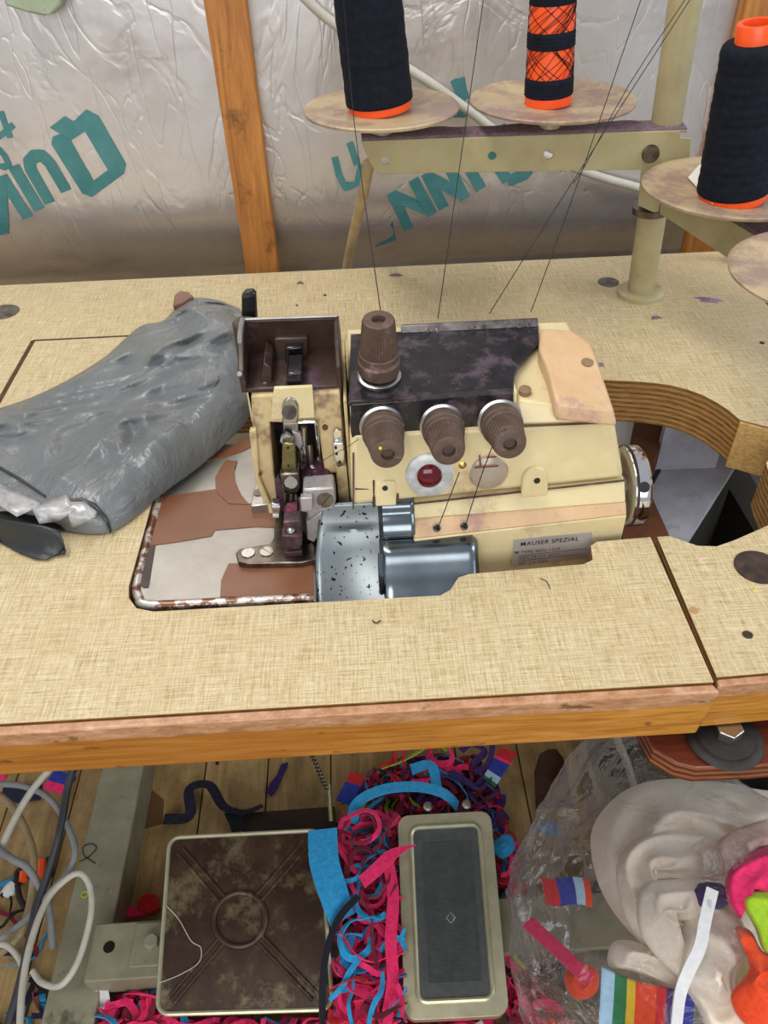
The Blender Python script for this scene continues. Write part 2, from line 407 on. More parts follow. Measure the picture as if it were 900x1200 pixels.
# studs, standing proud of the foil and a little out of true
def stud(name, pts, dy, z0, z1):
    (lt, rt_, lb, rb) = [PY(px, py, WY-dy) for px, py in pts]
    def ext(a, b, z): return a + (b-a)*((z-a.z)/(b.z-a.z))
    L0, L1 = ext(lt, lb, z0), ext(lt, lb, z1); R0, R1 = ext(rt_, rb, z0), ext(rt_, rb, z1)
    bm = B(); e = V((0, dy, 0)); hexa(bm, [L0, R0, R0+e, L0+e], [L1, R1, R1+e, L1+e])
    o = obj(name, bm, PINE, bevel=.002); o['kind'] = 'structure'; return o
stud('trim_1', [(238, 0), (288, 0), (289, 322), (327, 320)], .02, FLOOR, 1.2)
stud('trim_2', [(873, 0), (935, 0), (803, 290), (842, 290)], .015, -.25, 1.2)

# printed lettering on the foil board
NRM = V((0, -1, 0)); TY = WY-.0006
bm = B()
def onfoil(px, py):
    y = TY
    for _ in range(6): y = foil_y(PY(px, py, y).z)-.0008
    return PY(px, py, y)
def zl(x, y): return onfoil(x*.3889, y*.3889)
Qo = [(205,418),(150,384),(195,350),(220,366),(260,330),(297,350),(380,495),(374,523),(278,594),(248,583),(155,435),(158,412),(180,404)]
prism(bm, [zl(*p) for p in Qo], NRM*.0004, holes=[[zl(*p) for p in [(213,424),(256,396),(325,512),(282,545)]]])
W = .0128
stroke(bm, [zl(200,576), zl(150,492), zl(128,470), zl(104,470), zl(88,488), zl(92,510), zl(150,612)], W, NRM)
stroke(bm, [zl(40,500), zl(118,632)], W, NRM)
for a, b in (((4,530),(84,656)), ((-50,590),(14,706))): stroke(bm, [zl(*a), zl(*b)], W, NRM)
stroke(bm, [zl(2,548), zl(10,690)], W, NRM)
for a, b in (((-120,640),(-50,760)), ((-190,690),(-110,810))): stroke(bm, [zl(*a), zl(*b)], W, NRM)
for l in ([(2,335),(14,372),(30,416)], [(-10,416),(16,398),(40,376)], [(-5,448),(14,470),(28,500)], [(0,500),(14,505),(30,490)]):
    stroke(bm, [zl(*p) for p in l], .006, NRM)
o = obj('printed_lettering', bm, TEAL); o['kind'] = 'structure'; o.name = 'trim_3'
bm = B()
def zr(x, y): return onfoil(340+x*.6222, y*.6222)
W2 = .0125
prism(bm, [zr(160,466), zr(193,416), zr(200,452)], NRM*.0004)
stroke(bm, [zr(192,362), zr(224,432)], W2, NRM); stroke(bm, [zr(232,338), zr(268,404)], W2, NRM); stroke(bm, [zr(194,368), zr(266,398)], W2, NRM)
stroke(bm, [zr(256,326), zr(290,392)], W2, NRM); stroke(bm, [zr(292,300), zr(330,374)], W2, NRM); stroke(bm, [zr(258,332), zr(328,368)], W2, NRM)
stroke(bm, [zr(322,290), zr(360,356)], W2, NRM)
stroke(bm, [zr(410,340), zr(440,330), zr(450,318), zr(430,280), zr(395,240)], W2, NRM); stroke(bm, [zr(410,340), zr(360,270)], W2, NRM)
for l in ([(84,296),(92,330),(104,354),(124,346),(126,310)], [(126,310),(112,268)], [(126,350),(134,310)], [(308,150),(322,186),(330,220)], [(322,146),(328,180)], [(300,190),(336,178)], [(296,214),(330,214)],
          [(250,240),(262,252)], [(205,256),(225,262)], [(225,232),(248,246)]):
    stroke(bm, [zr(*p) for p in l], .0075, NRM)
o = obj('trim_4', bm, TEAL); o['kind'] = 'structure'

# ------------------------------------------------------------------ sewing table
T = .041
table = thing('sewing_table', 'beige linen-laminate industrial sewing table with varnished wooden front edge', 'table', (0, 0, FLOOR))
XL = -.62; XR = .394; D = .552
hole = [(.186,.117),(.150,.1155),(.145,.112),(.143,.099),(.136,.0955),(.062,.0925),(.055,.090),(.049,.080),(.042,.0755),
        (-.135,.0755),(-.146,.079),(-.1525,.088),(-.1545,.098),(-.152,.30),(-.14,.318),(.17,.318),(.190,.3125),(.208,.3095),(.225,.3065),(.243,.3025),(.258,.297),(.269,.290),(.279,.280),(.286,.269),(.2915,.257),(.2955,.243),
        (.313,.232),(.352,.212),(.352,.190),(.320,.197),(.300,.1945),(.2930,.188),(.2900,.175),(.2880,.155),(.2840,.141),(.2770,.130),(.268,.1225),(.240,.110),(.226,.105),(.214,.1065),(.206,.112),(.199,.117)]
outer = [(XL,.0),(.1855,.0)] + hole + [(.1905,.117),(.1895,.06),(.1885,.003),(XR,.010),(XR,D),(XL,D)]
bm = B(); prism(bm, [(x, y, 0) for x, y in outer], (0, 0, -T), mi=0, mis=1)
top = part('tabletop', bm, [LAM, PLY], table)
bm = B()
hexa(bm, [(XL,-.006,-T),(.1835,-.006,-T),(.1805,-.0002,-T),(XL,-.0002,-T)], [(XL,-.006,-.0012),(.1875,-.006,-.0012),(.1855,-.0002,-.0012),(XL,-.0002,-.0012)])
part('front_lipping', bm, LIP, table, label='orange varnished hardwood lipping', bevel=.0012)
bm = B()
hexa(bm, [(.1850,-.002,-T),(XR,.005,-T),(XR,.0098,-T),(.1880,.0028,-T)], [(.1885,-.002,-.001),(XR,.005,-.001),(XR,.0098,-.001),(.1885,.0028,-.001)])
part('front_lipping', bm, LIP, table, bevel=.0012)
bm = B(); p = P(813, 715, .0002); lathe(bm, (.1925, p.y, -.001), (0, 0, 1), [(.0030, 0), (.0030, .0013)], 7)
part('laminate_chip', bm, simple('bare_chipped_wood', 'A07C50', 'BC9868', .7), table)
bm = B()  # routed hatch line
for (a, b) in (((-.3065,.4275),(-.152,.4275)), ):
    box(bm, (a[0], a[1]-.0012, -.001), (b[0], a[1]+.0012, .0003))
box(bm, (-.3085, .10, -.001), (-.3045, .4275, .0003))
part('hatch_seam', bm, simple('dark_brown_seam', '33220E', '5A4020', .8, scale=90), table)
PLUG = simple('grimy_dark_plug', '4A443C', '6E675C', .6, scale=120, lint='2A1C1A', lintamt=.5)
for px, py, r in ((4, 366, .0155), (713, 331, .0105), (888, 665, .0145)):
    bm = B(); p = P(px, py); lathe(bm, (p.x, p.y, -.004), (0, 0, 1), [(r, 0), (r, .0048), (r*.93, .0052), (r*.8, .0046)], 32)
    part('plug', bm, PLUG if px < 800 else simple('dark_hole_shade', '1E1612', '4A342A', .7, scale=140), table, smooth=True)  # the right-hand one is a hole, its shade painted as a dark disc
HOLEM = simple('dark_hole', '2A2016', '4A3A28', .9, scale=90)
for px, py, r in ((876, 744, .003), (348, 358, .0014), (381, 346, .0016), (893, 402, .0022)):
    bm = B(); p = P(px, py); lathe(bm, (p.x, p.y, -.003), (0, 0, 1), [(r, 0), (r, .0034)], 16); part('screw_hole', bm, HOLEM, table)
bm = B(); hexa(bm, [V(p) for p in ((.2950,.2415,-T-.004),(.334,.2160,-T-.004),(.3345,.2175,-T-.004),(.2955,.2430,-T-.004))], [V(p) for p in ((.2945,.2400,-.0012),(.334,.2145,-.0012),(.3345,.2175,-.0012),(.2955,.2430,-.0012))])
n = N('pale_plywood'); g = n.noise(1, 5, .7, n.map((260, 260, 700))); n.col(n.ramp(g, [(.3, '8A6A38'), (.5, 'B8965A'), (.7, 'CDAE74')])); n.set(Roughness=.7); n.bump(g, .5, .001); PALEPLY = n.m
part('cut_edge_block', bm, PALEPLY, table, label='pale rough sawn plywood edge')
# steel stand: two feet running front to back, legs and pedal rail
bm = B(); a = P(118, 890, -.69); b = P(168, 890, -.69); c = P(52, 1200, -.69); d = P(112, 1200, -.69)
xa, xb = (a.x+c.x)/2, (b.x+d.x)/2
box(bm, (xa, -.05, FLOOR), (xb, .50, -.69)); part('foot', bm, FRAME, table, bevel=.002)
xr0 = P(680, 865, -.69).x; xr1 = P(738, 865, -.69).x
bm = B(); box(bm, (xr0, -.05, FLOOR), (xr1, .50, -.69)); part('foot', bm, FRAME, table, bevel=.002)
for x0, x1 in ((xa, xb), (xr0, xr1)):
    if x0 == xr0: x0, x1 = .350, .388
    bm = B(); box(bm, (x0, .44, -.69), (x1, .49, -T)); box(bm, (min(x0, xr1-.01), .44, -.72), (x1, .49, -.69)); part('leg', bm, FRAME, table, bevel=.002)
r0 = P(118, 1082, -.66); r1 = P(112, 1150, -.66)
bm = B(); box(bm, (xb-.012, r1.y, -.70), (xr0+.01, r0.y, -.66))
part('pedal_rail', bm, FRAME, table, bevel=.002)
bm = B()
for px, py, r in ((128, 1110, .007), ): lathe(bm, P(px, py, -.6605), (0, 0, 1), [(r, 0), (r, .001)], 20)
part('rail_hole', bm, BLACK, table)
bm = B(); p = P(172, 1108, -.66)
hexa(bm, [(p.x-.016,p.y-.025,-.66),(p.x+.03,p.y-.025,-.66),(p.x+.03,p.y+.025,-.66),(p.x-.016,p.y+.025,-.66)],[(p.x-.016,p.y-.025,-.655),(p.x+.03,p.y-.025,-.655),(p.x+.03,p.y+.025,-.655),(p.x-.016,p.y+.025,-.655)])
cyl(bm, (p.x+.008, p.y, -.656), (p.x+.008, p.y, -.645), .009, seg=6); part('rail_clamp', bm, FRAME, table, bevel=.001)
# machine platform on rubber mount, mahogany plywood
MZ = -.062
plat = [P(752,862,MZ), P(764,884,MZ), P(790,900,MZ), P(815,906,MZ), P(880,903,MZ), P(960,896,MZ)]
q = [v.copy() for v in plat] + [V((.36,.10,MZ)), V((.20,.12,MZ)), V((plat[0].x-.002,.06,MZ))]
bm = B(); prism(bm, [V((v.x, v.y, MZ+.006)) for v in q], (0, 0, -.016), 0, 1)
part('mounting_platform', bm, [MAH, MAHE], table, bevel=.001)
bm = B(); p = P(848, 866, MZ+.006)
lathe(bm, p, (0, 0, 1), [(.0215, 0), (.0225, .0015), (.021, .003), (.0175, .0035), (.017, .005), (.012, .006)], 40, mi=0)
rm = part('rubber_mount', bm, RUBBER, table, smooth=True)
bm = B(); lathe(bm, p+V((0, 0, .006)), (0, 0, 1), [(.0085, 0), (.0085, .008)], 6)
part('bolt', bm, STEEL, rm, bevel=.0006)

# purple lint lying on the table
def lint(px, py, w, h, lab, z=0.0, m=LINT, seed=1, ang=0.0):
    p = P(px, py, z); random.seed(seed); bm = B()
    pts = []
    for k in range(26):
        a = 2*pi*k/26; r = .55+.45*noise.noise(V((cos(a)*1.6+seed, sin(a)*1.6, seed*.7)))+random.uniform(-.12, .12)
        x, y = cos(a)*w*r, sin(a)*h*r
        pts.append(V((p.x+x*cos(ang)-y*sin(ang), p.y+x*sin(ang)+y*cos(ang), z)))
    cvt = bm.verts.new(p+V((0, 0, .0025))); vs = [bm.verts.new(q) for q in pts]; mid = [bm.verts.new(p+(q-p)*.55+V((0, 0, .0018))) for q in pts]
    for i in range(26):
        bm.faces.new([vs[i], vs[(i+1) % 26], mid[(i+1) % 26], mid[i]]); bm.faces.new([mid[i], mid[(i+1) % 26], cvt])
    bm.faces.new(vs[::-1])
    return tag(obj('lint_tuft', bm, m, smooth=True), lab, 'lint')
lint(831, 352, .020, .008, 'large purple lint tuft on the table right of the thread stand post', seed=3, ang=-.4)
lint(768, 373, .009, .004, 'faint mauve lint smudge on table in front of the stand flange', seed=5, m=MAUVE)
lint(702, 428, .008, .005, 'purple lint tuft behind the right shoulder of the machine', seed=8)
lint(462, 323, .012, .005, 'mauve lint smudge near the table back edge, left of centre', seed=9, m=MAUVE)
lint(352, 332, .006, .004, 'small mauve lint smudge near back edge beside the pine stud', seed=12, m=MAUVE)
bm = B(); tube(bm, [P(633,678,.001), P(640,681,.0015), P(645,690,.001)], .0003, 5)
tag(obj('thread_snippet', bm, THREAD), 'tiny curved black thread snippet on table in front of the nameplate', 'thread')
bm = B(); tube(bm, [P(436,727,.001), P(441,730,.0012), P(446,727,.001)], .0004, 5)
tag(obj('thread_snippet', bm, THREAD), 'tiny black thread snippet on table in front of the speckled chute', 'thread')
lint(820, 657, .0022, .002, 'tiny pale pink fluff speck on table right of the joint', seed=14, m=simple('pale_pink_fluff', 'E8B8B0', 'F0D0C8', .9))
lint(884, 693, .0026, .0014, 'tiny yellow fluff speck near the big round hole', seed=15, m=simple('yellow_fluff', 'D8C050', 'E8D060', .9))
# ------------------------------------------------------------------ overlock machine
mach = thing('overlock_sewing_machine', 'cream and brown overlock sewing machine sunk into the table cut-out', 'sewing machine', (.05, .18, -.05))
def slab(bm, px, y, dep, mi=0, holes=()): prism(bm, [PY(a, b, y) for a, b in px], (0, dep, 0), mi, holes=[[PY(a, b, y) for a, b in h] for h in holes])
def flat(bm, px, z, h, mi=0): prism(bm, [P(a, b, z) for a, b in px], (0, 0, -h), mi)
def circ(px, py, r, n=14): return [(px+r*cos(2*pi*k/n), py+r*sin(2*pi*k/n)) for k in range(n)]
def OP(px, py, p0, p1, off=0.0):                 # point on the upright plane through p0, p1
    nn = V(((p1-p0).y, -(p1-p0).x, 0)).normalized()
    if nn.y > 0: nn = -nn
    d = ray(px, py); t = nn.dot(p0 + nn*off - CAM)/nn.dot(d); return CAM+d*t
# lower casing
bl, br = P(485, 632, .014), P(735, 604, .014); ml, mr = P(484, 609, .022), P(734, 589, .022); sl, sr = P(484, 589, .032), P(732, 562, .032)
YB = .262
bm = B()
def ring(a, b): return [a, b, V((b.x, YB, b.z)), V((a.x, YB, a.z))]
def strip(bm, lo, hi, mi): hexa(bm, ring(*lo), ring(*hi), mi)
dn = lambda p, z: V((p.x, p.y, z))
strip(bm, (dn(bl, -.055), dn(br, -.055)), (bl, br), 0)
low = part('lower_casing', bm, CREAM, mach, bevel=.0012)
bm = B(); strip(bm, (bl, br), (ml, mr), 0); part('apricot_band', bm, ORANGEY, mach, bevel=.0012)
bm = B(); strip(bm, (ml, mr), (sl, sr), 0); part('casing_ledge', bm, CREAM, mach, bevel=.0012)
# main casing, above the seam
fl, fr = P(412, 594, .0325), P(732, 561, .0330)
tl, tr_ = PY(408, 478, .146), P(722, 494, .081)
bm = B()
ml_ = V((fl.x, .1385, .068))
mr2 = V((sr.x-.004, .137, .066))
front = [fl, V((.10, .1325, .0325)), fr]
hexa(bm, [fl, fr, V((fr.x, YB, fr.z)), V((fl.x, YB, fl.z))], [V((tl.x, .1415, .0805)), V((tr_.x, .1365, .0805)), V((tr_.x-.008, .235, .0805)), V((tl.x, .235, .0805))])
part('main_casing', bm, CREAM, mach, bevel=.004, seg=3)
bm = B(); xh = PY(604, 505, .142).x
hexa(bm, [V((tl.x+.001, .1425, .0806)), V((xh, .1425, .0806)), V((xh, .235, .0806)), V((tl.x+.001, .235, .0806))],
     [V((tl.x+.001, .1470, .1000)), V((xh, .1470, .1000)), V((xh, .222, .1065)), V((tl.x+.001, .222, .1065))])
part('tension_housing', bm, CREAM, mach, bevel=.0015)
# hood at the right end
bm = B()
a = V((xh+.0005, .1375, .0812)); b = V((tr_.x, .1368, .0812))
c1 = P(604, 462, .093); d1 = P(721, 486, .0885)
hexa(bm, [a, b, V((b.x-.007, .232, .0812)), V((a.x, .232, .0812))], [V((xh+.0005, .149, .0925)), d1, V((d1.x-.012, .222, .105)), V((xh+.0005, .222, .105))])
part('hood_base', bm, CREAM, mach, bevel=.002, seg=3)
bm = B()
tp = [P(651, 471, .0990), P(719, 479, .0945), P(693, 402, .1105), P(672, 386, .1125), P(633, 384, .1125), P(632, 408, .1105), P(641, 431, .106)]
bt = [V((p.x+(.004 if p.x > .12 else 0), p.y-(.003 if p.y < .17 else 0), p.z-.012)) for p in tp]
tp = tp[::-1]; bt = bt[::-1]
va = [bm.verts.new(p) for p in tp]; vb = [bm.verts.new(p) for p in bt]
bm.faces.new(va); bm.faces.new(vb[::-1])
for i in range(len(tp)): j = (i+1) % len(tp); bm.faces.new([va[i], vb[i], vb[j], va[j]])
part('hood_cap', bm, ORANGEY, mach, bevel=.0025, seg=3)
for i, (px, py, z) in enumerate(((688, 425, .1045), (615, 457, .0955))):
    bm = B(); p = P(px, py, z); lathe(bm, p+V((0, 0, -.004)), (0, -.15, 1), [(.0038, 0), (.0038, .0052)], 20)
    part('screw_recess', bm, simple('recess_brown', '7A6248', '8E7658', .8, scale=100) if i == 0 else MT['recess_brown'], mach)
# black tension plate: top and front
bm = B(); ZT = .1015
outl = [(408,471),(602,458),(603,440),(607,430),(616,420),(626,408),(632,402),(631,381),(411,391)]
def topz(px, py):
    # the plate rises gently to the rear
    z = .1015
    for _ in range(4):
        p = P(px, py, z); z = .1008 + (p.y-.147)*.090
    return P(px, py, z)
prism(bm, [topz(*p) for p in outl], (0, 0, -.0035)); part('tension_plate', bm, BLACKP, mach, bevel=.0006)
bm = B(); slab(bm, [(411,475),(602,461),(602,506),(596,513),(424,522),(413,516),(411,506)], .1408, .0062)
part('front_plate', bm, BLACKP, mach, bevel=.0006)
bm = B(); prism(bm, [topz(*p)+V((0, 0, .0004)) for p in ((409,472),(602,459),(602,457),(409,470))], (0, 0, -.001))
part('plate_edge', bm, STEELD, mach)
# guide rail with thread holes at the back of the plate
bm = B(); q0, q1 = topz(470, 390), topz(631, 382)
hl = []
hexa(bm, [q0+V((0,-.001,0)), q1+V((0,-.001,0)), q1+V((0,.0012,0)), q0+V((0,.0012,0))], [q0+V((0,0.003,.0035)), q1+V((0,.003,.0035)), q1+V((0,.0052,.0035)), q0+V((0,.0052,.0035))])
gr = part('thread_guide_rail', bm, simple('grimy_steel_rail', '4E4A48', '8A8684', .4, .6, scale=90, lint='5A4652', lintamt=.5), mach, bevel=.0005)
for px, py in ((501,391),(513,391),(555,388),(567,387),(608,386),(619,385)):
    p = topz(px, py); bm = B(); lathe(bm, p+V((0,.0005,.0022)), (0,-1,.9), [(.0015, 0), (.0015, .0006), (.0008, .0007)], 14); part('eyelet', bm, STEELD, gr)
bm = B(); p = topz(477, 456); lathe(bm, p, (0, 0, 1), [(.0035, -.001), (.003, .001), (.001, .0016)], 16)
part('thread_guide', bm, BLACKP, mach)
# tension knobs
def knob(base, tip, r=.0128, dot=None):
    base = V(base); tip = V(tip); ax = (tip-base); L = ax.length; ax.normalize()
    bm = B(); lathe(bm, base-ax*.002, ax, [(r*1.0, 0), (r*1.12, .002), (r*1.12, .0035), (r*.95, .0045)], 40)
    dsc = part('tension_knob', bm, STEEL, mach, smooth=True, label='metal disc with brown ribbed knob')
    bm = B()
    prof = [(r*1.02, .0045), (r*1.05, .006), (r*1.05, L*.30), (r*.96, L*.32), (r*.92, L*.34), (r*.99, L*.36), (r*.99, L*.44), (r*.93, L*.455)]
    lathe(bm, base, ax, prof, 48)
    part('knob_collar', bm, BROWN, dsc, smooth=True)
    bm = B()
    prof = [(r*.90, L*.45), (r*.945, L*.47), (r*.80, L*.96), (r*.76, L*.99), (r*.70, L), (r*.33, L), (r*.31, L-.0035), (r*.02, L-.0037)]
    lathe(bm, base, ax, prof, 72, knurl=lambda h: .075 if L*.465 < h < L*.97 else 0)
    part('knob_grip', bm, BROWN, dsc, smooth=True, angle=25)
    if dot:
        bm = B(); u = tip + dot; lathe(bm, u, ax, [(.0011, -.0005), (.0009, .0003)], 12); part('index_dot', bm, simple('yellow_dot', 'E0C020', 'E8D030', .5) if 'yellow_dot' not in MT else MT['yellow_dot'], dsc)
    return dsc
k0 = P(444, 441, .1045); knob(k0, P(443.5, 374, .1045+.0415), .0122)
for (bx, by), (tx, ty), dt in (((447, 498), (454.5, 533), V((-.0042, 0, .005))), ((517.5, 496), (526, 529), None), ((585, 491), (598, 521), None)):
    b0 = PY(bx, by, .1400); t0 = PY(tx, ty, .1400-.0335); knob(b0, t0, .0122, dt and dt)
# sight glass and cap on the front face
def onf(px, py, off=0.0): return PY(px, py, .1345-off)
n_ = V((0, -1, .12)).normalized()
def fpt(px, py):                                  # point of the main casing front
    y = .133
    for _ in range(5):
        p = PY(px, py, y); y = fl.y + (p.z-.0325)/.048*(.1415-fl.y)*(1 if True else 0) + 0.0
        y = y*(1-max(0, min(1, (p.x-fl.x)/.17))) + (fr.y + (p.z-.033)/.048*(.1365-fr.y))*max(0, min(1, (p.x-fl.x)/.17))
    return PY(px, py, y)
n_ = V((0, -1, .2)).normalized()
bm = B(); p = fpt(502.7, 555)+n_*.0016; lathe(bm, p, n_, [(.0152, -.002), (.0152, .0008), (.0140, .0016), (.0085, .0016), (.0082, .0008), (.001, .0008)], 48)
sg = part('oil_sight_ring', bm, simple('scratched_white_metal', 'A8AAAC', 'CDD0D2', .4, .2, scale=150, lint='6A6468', lintamt=.6), mach, smooth=True, label='scratched white metal ring')
bm = B(); lathe(bm, p, n_, [(.0078, .0006), (.0078, .002), (.006, .0034), (.003, .0042), (.0005, .0044)], 32); part('sight_glass', bm, REDGL, sg, smooth=True, label='dark red glass')
bm = B(); p = fpt(571.5, 550)+n_*.0012; lathe(bm, p, n_, [(.0135, -.002), (.0135, .0006), (.0122, .0018), (.0118, .0008), (.001, .0008)], 48)
cp = part('oil_cap_rim', bm, ORANGEY, mach, smooth=True)
bm = B(); lathe(bm, p, n_, [(.0117, .0005), (.0117, .0030), (.0105, .004), (.001, .0042)], 48); cpp = part('oil_cap', bm, simple('worn_clear_plastic', '978A7A', 'A89C8A', .2, scale=50), cp, smooth=True)
bm = B()
for l in ([(562,533),(563,548)], [(556,548),(584,546)], [(570,536),(582,535)]):
    stroke(bm, [PY(a, b, p.y-.0049) for a, b in l], .0011, V((0,-1,0)), .0002)
part('red_mark', bm, simple('faded_red', '7A3430', '8A403A', .6), cpp)
bm = B(); p = fpt(541.5, 543); lathe(bm, p, n_, [(.0026, -.001), (.0026, .003), (.001, .0036), (.0008, .002)], 16); part('thread_eyelet', bm, BRASS, mach, smooth=True)
for px, py in ((512, 619), (544, 617)):
    z = .019; p = P(px, py, z); bm = B(); lathe(bm, p, (0, -.7, .7), [(.0024, -.002), (.0024, .0012), (.0012, .0016), (.0011, -.001)], 16); part('thread_eyelet', bm, BLACK, mach, smooth=True)
# lugs and clip
bm = B(); pts = [(609,580),(611,556),(617,547),(627,543),(637,547),(641,556),(641,578)]
prism(bm, [fpt(*p) for p in pts], (0, -.0035, .0004)); part('hinge_lug', bm, CREAM, mach, bevel=.0012)
bm = B(); p = fpt(628, 559)+V((0, -.0036, 0)); lathe(bm, p, n_, [(.0021, -.001), (.0021, .0004)], 16); part('lug_hole', bm, BLACK, mach)
bm = B(); prism(bm, [fpt(*p) for p in ((440,591),(440,565),(443,562),(462,561),(464,564),(464,590))], (0, -.0025, .0003)); part('front_clip', bm, CREAM, mach, bevel=.0007)
bm = B(); p = fpt(451, 569)+V((0, -.0026, 0)); lathe(bm, p, n_, [(.0018, -.001), (.0018, .0004)], 16); part('clip_hole', bm, BLACK, mach)
bm = B()
for l in (((438,594),(438,562)), ((466,592),(466,562))):
    a, b = fpt(*l[0]), fpt(*l[1]); tube(bm, [a+V((0,-.0002,0)), b+V((0,-.0002,0))], .0009, 6)
tube(bm, [fpt(416,573), fpt(436,573)], .0006, 6); tube(bm, [fpt(414,596)+V((0,-.0004,0)), fpt(414,530)+V((0,-.0004,0))], .0006, 6)
part('casing_groove', bm, simple('dark_seam_grime', '3E2C26', '6A4C40', .8, scale=120), mach)
bm = B()   # seam lines
for (a, b) in (((484,590),(732,562.5)), ):
    A_, Bb = P(a[0], a[1], .0322), P(b[0], b[1], .0325); tube(bm, [A_+V((0,-.0004,0)), Bb+V((0,-.0004,0))], .0007, 6)
A_, Bb = V((xh+.001, .1372, .0808)), V((tr_.x, .1362, .0809)); tube(bm, [A_, Bb], .0006, 6)
part('casing_seam', bm, MT['dark_seam_grime'], mach)
# nameplate
bm = B(); cs = [(602,632),(693,623),(697,650),(599.5,663)]
prism(bm, [OP(a, b, bl, br, .0001) for a, b in cs], V((0, -.0006, 0)))
npz = part('nameplate', bm, LABELM, mach)
bm = B(); off = .0011
A_ = OP(609.5, 640, bl, br, off); Bb = OP(690, 632, bl, br, off); ux = (Bb-A_); wd = ux.length; ux.normalize(); uy = V((0, 0, 1)); uy = (uy-ux*uy.dot(ux)).normalized()
text_bm(bm, 'MAUSER SPEZIAL', A_, ux, uy, .0048*wd/.0455, .0001, bold=.003, track=1.08)
part('lettering', bm, INK, npz, label='black MAUSER SPEZIAL lettering')
bm = B()
for s, (px, py), sz in (('TYPE 9652-1310', (610, 649), .0036), ('SPEC 74 157  #754', (608, 655.5), .0032), ('NR  2 X 4004', (607.5, 662), .0032)):
    text_bm(bm, s, OP(px, py, bl, br, off), ux, uy, sz, .0001, track=1.1)
for a, b in (((608,651.2),(688,642.5)), ((607.5,657.2),(686,649))): stroke(bm, [OP(*a, bl, br, off), OP(*b, bl, br, off)], .0003, V((0,-1,0)), .0001)
part('serial_lettering', bm, simple('faint_ink', '4A4040', '5A5050', .6), npz)
bm = B(); lathe(bm, OP(605.5, 646.5, bl, br, .0008), (0, -1, 0), [(.0015, 0), (.0013, .0008), (.0004, .0012)], 16); part('rivet', bm, STEEL, npz, smooth=True)
# handwheel
bm = B(); pc = PY(739, 569, .165); pc.x = max(pc.x, .1785); R0 = .0285
lathe(bm, pc+V((-.012, 0, 0)), (1, 0, 0), [(.009, -.02), (.009, .004), (R0-.005, .004), (R0-.001, .0055), (R0, .007), (R0, .016), (R0-.002, .018), (R0-.006, .018), (.008, .016)], 64)
hw = part('handwheel', bm, CHROME, mach, smooth=True, label='worn chrome handwheel')
bm = B(); q = pc+V((.002, -R0*.86, R0*.0)); pp = PX(748, 573, .176)
dr = (pp-(pc+V((.008,0,0)))); dr.x = 0; dr.normalize(); cb = V((pc.x-.0005, pc.y, pc.z))+dr*(R0-.001)
lathe(bm, cb, dr, [(.0038, 0), (.0038, .0014)], 20); part('wheel_hole', bm, BLACK, hw)
bm = B(); lathe(bm, pc+V((-.0105, 0, 0)), (1, 0, 0), [(R0+.0004, .0055), (R0+.0004, .0075)], 64); part('wheel_grime_ring', bm, TRAY, hw)

# ---- head
bm = B(); HY = .153
slab(bm, [(294,464),(398,459),(405,552),(381,557),(372,497),(316,495),(321,556),(331,592),(318,592),(303,560),(297,520)], HY, .012)
hd = part('head_casing', bm, CREAMD, mach, bevel=.0012)
bm = B(); aL = PY(289, 462, HY+.012); aR = PY(400, 458, HY+.012); HT = PY(345, 462, HY).z
hexa(bm, [(aL.x+.002, HY+.012, -.03), (aL.x+.010, HY+.012, -.03), (aL.x+.010, .25, -.03), (aL.x+.002, .25, -.03)], [(aL.x, HY+.012, HT-.001), (aL.x+.010, HY+.012, HT-.001), (aL.x+.010, .25, HT-.001), (aL.x, .25, HT-.001)])
hexa(bm, [(aR.x-.016, HY+.012, .02), (aR.x, HY+.012, .02), (aR.x, .25, .02), (aR.x-.016, .25, .02)], [(aR.x-.016, HY+.012, HT-.001), (aR.x, HY+.012, HT-.001), (aR.x, .25, HT-.001), (aR.x-.016, .25, HT-.001)])
hexa(bm, [(aL.x, HY+.012, .075), (aR.x, HY+.012, .075), (aR.x, .25, .075), (aL.x, .25, .075)], [(aL.x, HY+.012, HT), (aR.x, HY+.012, HT), (aR.x, .25, HT), (aL.x, .25, HT)])
part('head_wall', bm, CREAM, mach, bevel=.001)
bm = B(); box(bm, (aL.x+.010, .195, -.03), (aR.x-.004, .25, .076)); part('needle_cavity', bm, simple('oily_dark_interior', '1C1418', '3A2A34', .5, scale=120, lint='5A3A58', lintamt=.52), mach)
bm = B(); slab(bm, [(321,455),(366,453),(369,490),(317,492)], HY-.0025, .0028); part('head_pad', bm, CREAM, hd, bevel=.0006)
bm = B(); slab(bm, [(292,505),(300,503),(304,560),(318,592),(309,590),(299,562)], HY-.004, .0045); part('side_lip', bm, CREAMD, hd, bevel=.001)
RBH = simple('rust_brown_hole', '5A2E18', '7A4226', .8)
bm = B(); slab(bm, circ(381, 501, 3.6), HY-.0003, .001); part('screw_recess', bm, RBH, hd)
bm = B(); slab(bm, circ(305, 556, 2.2), HY-.0043, .001); part('screw_recess', bm, RBH, hd)
bm = B(); box(bm, (aR.x+.0012, .1495, -.02), (tl.x-.0006, .225, .0985)); part('head_neck', bm, CREAMD, mach, bevel=.001)
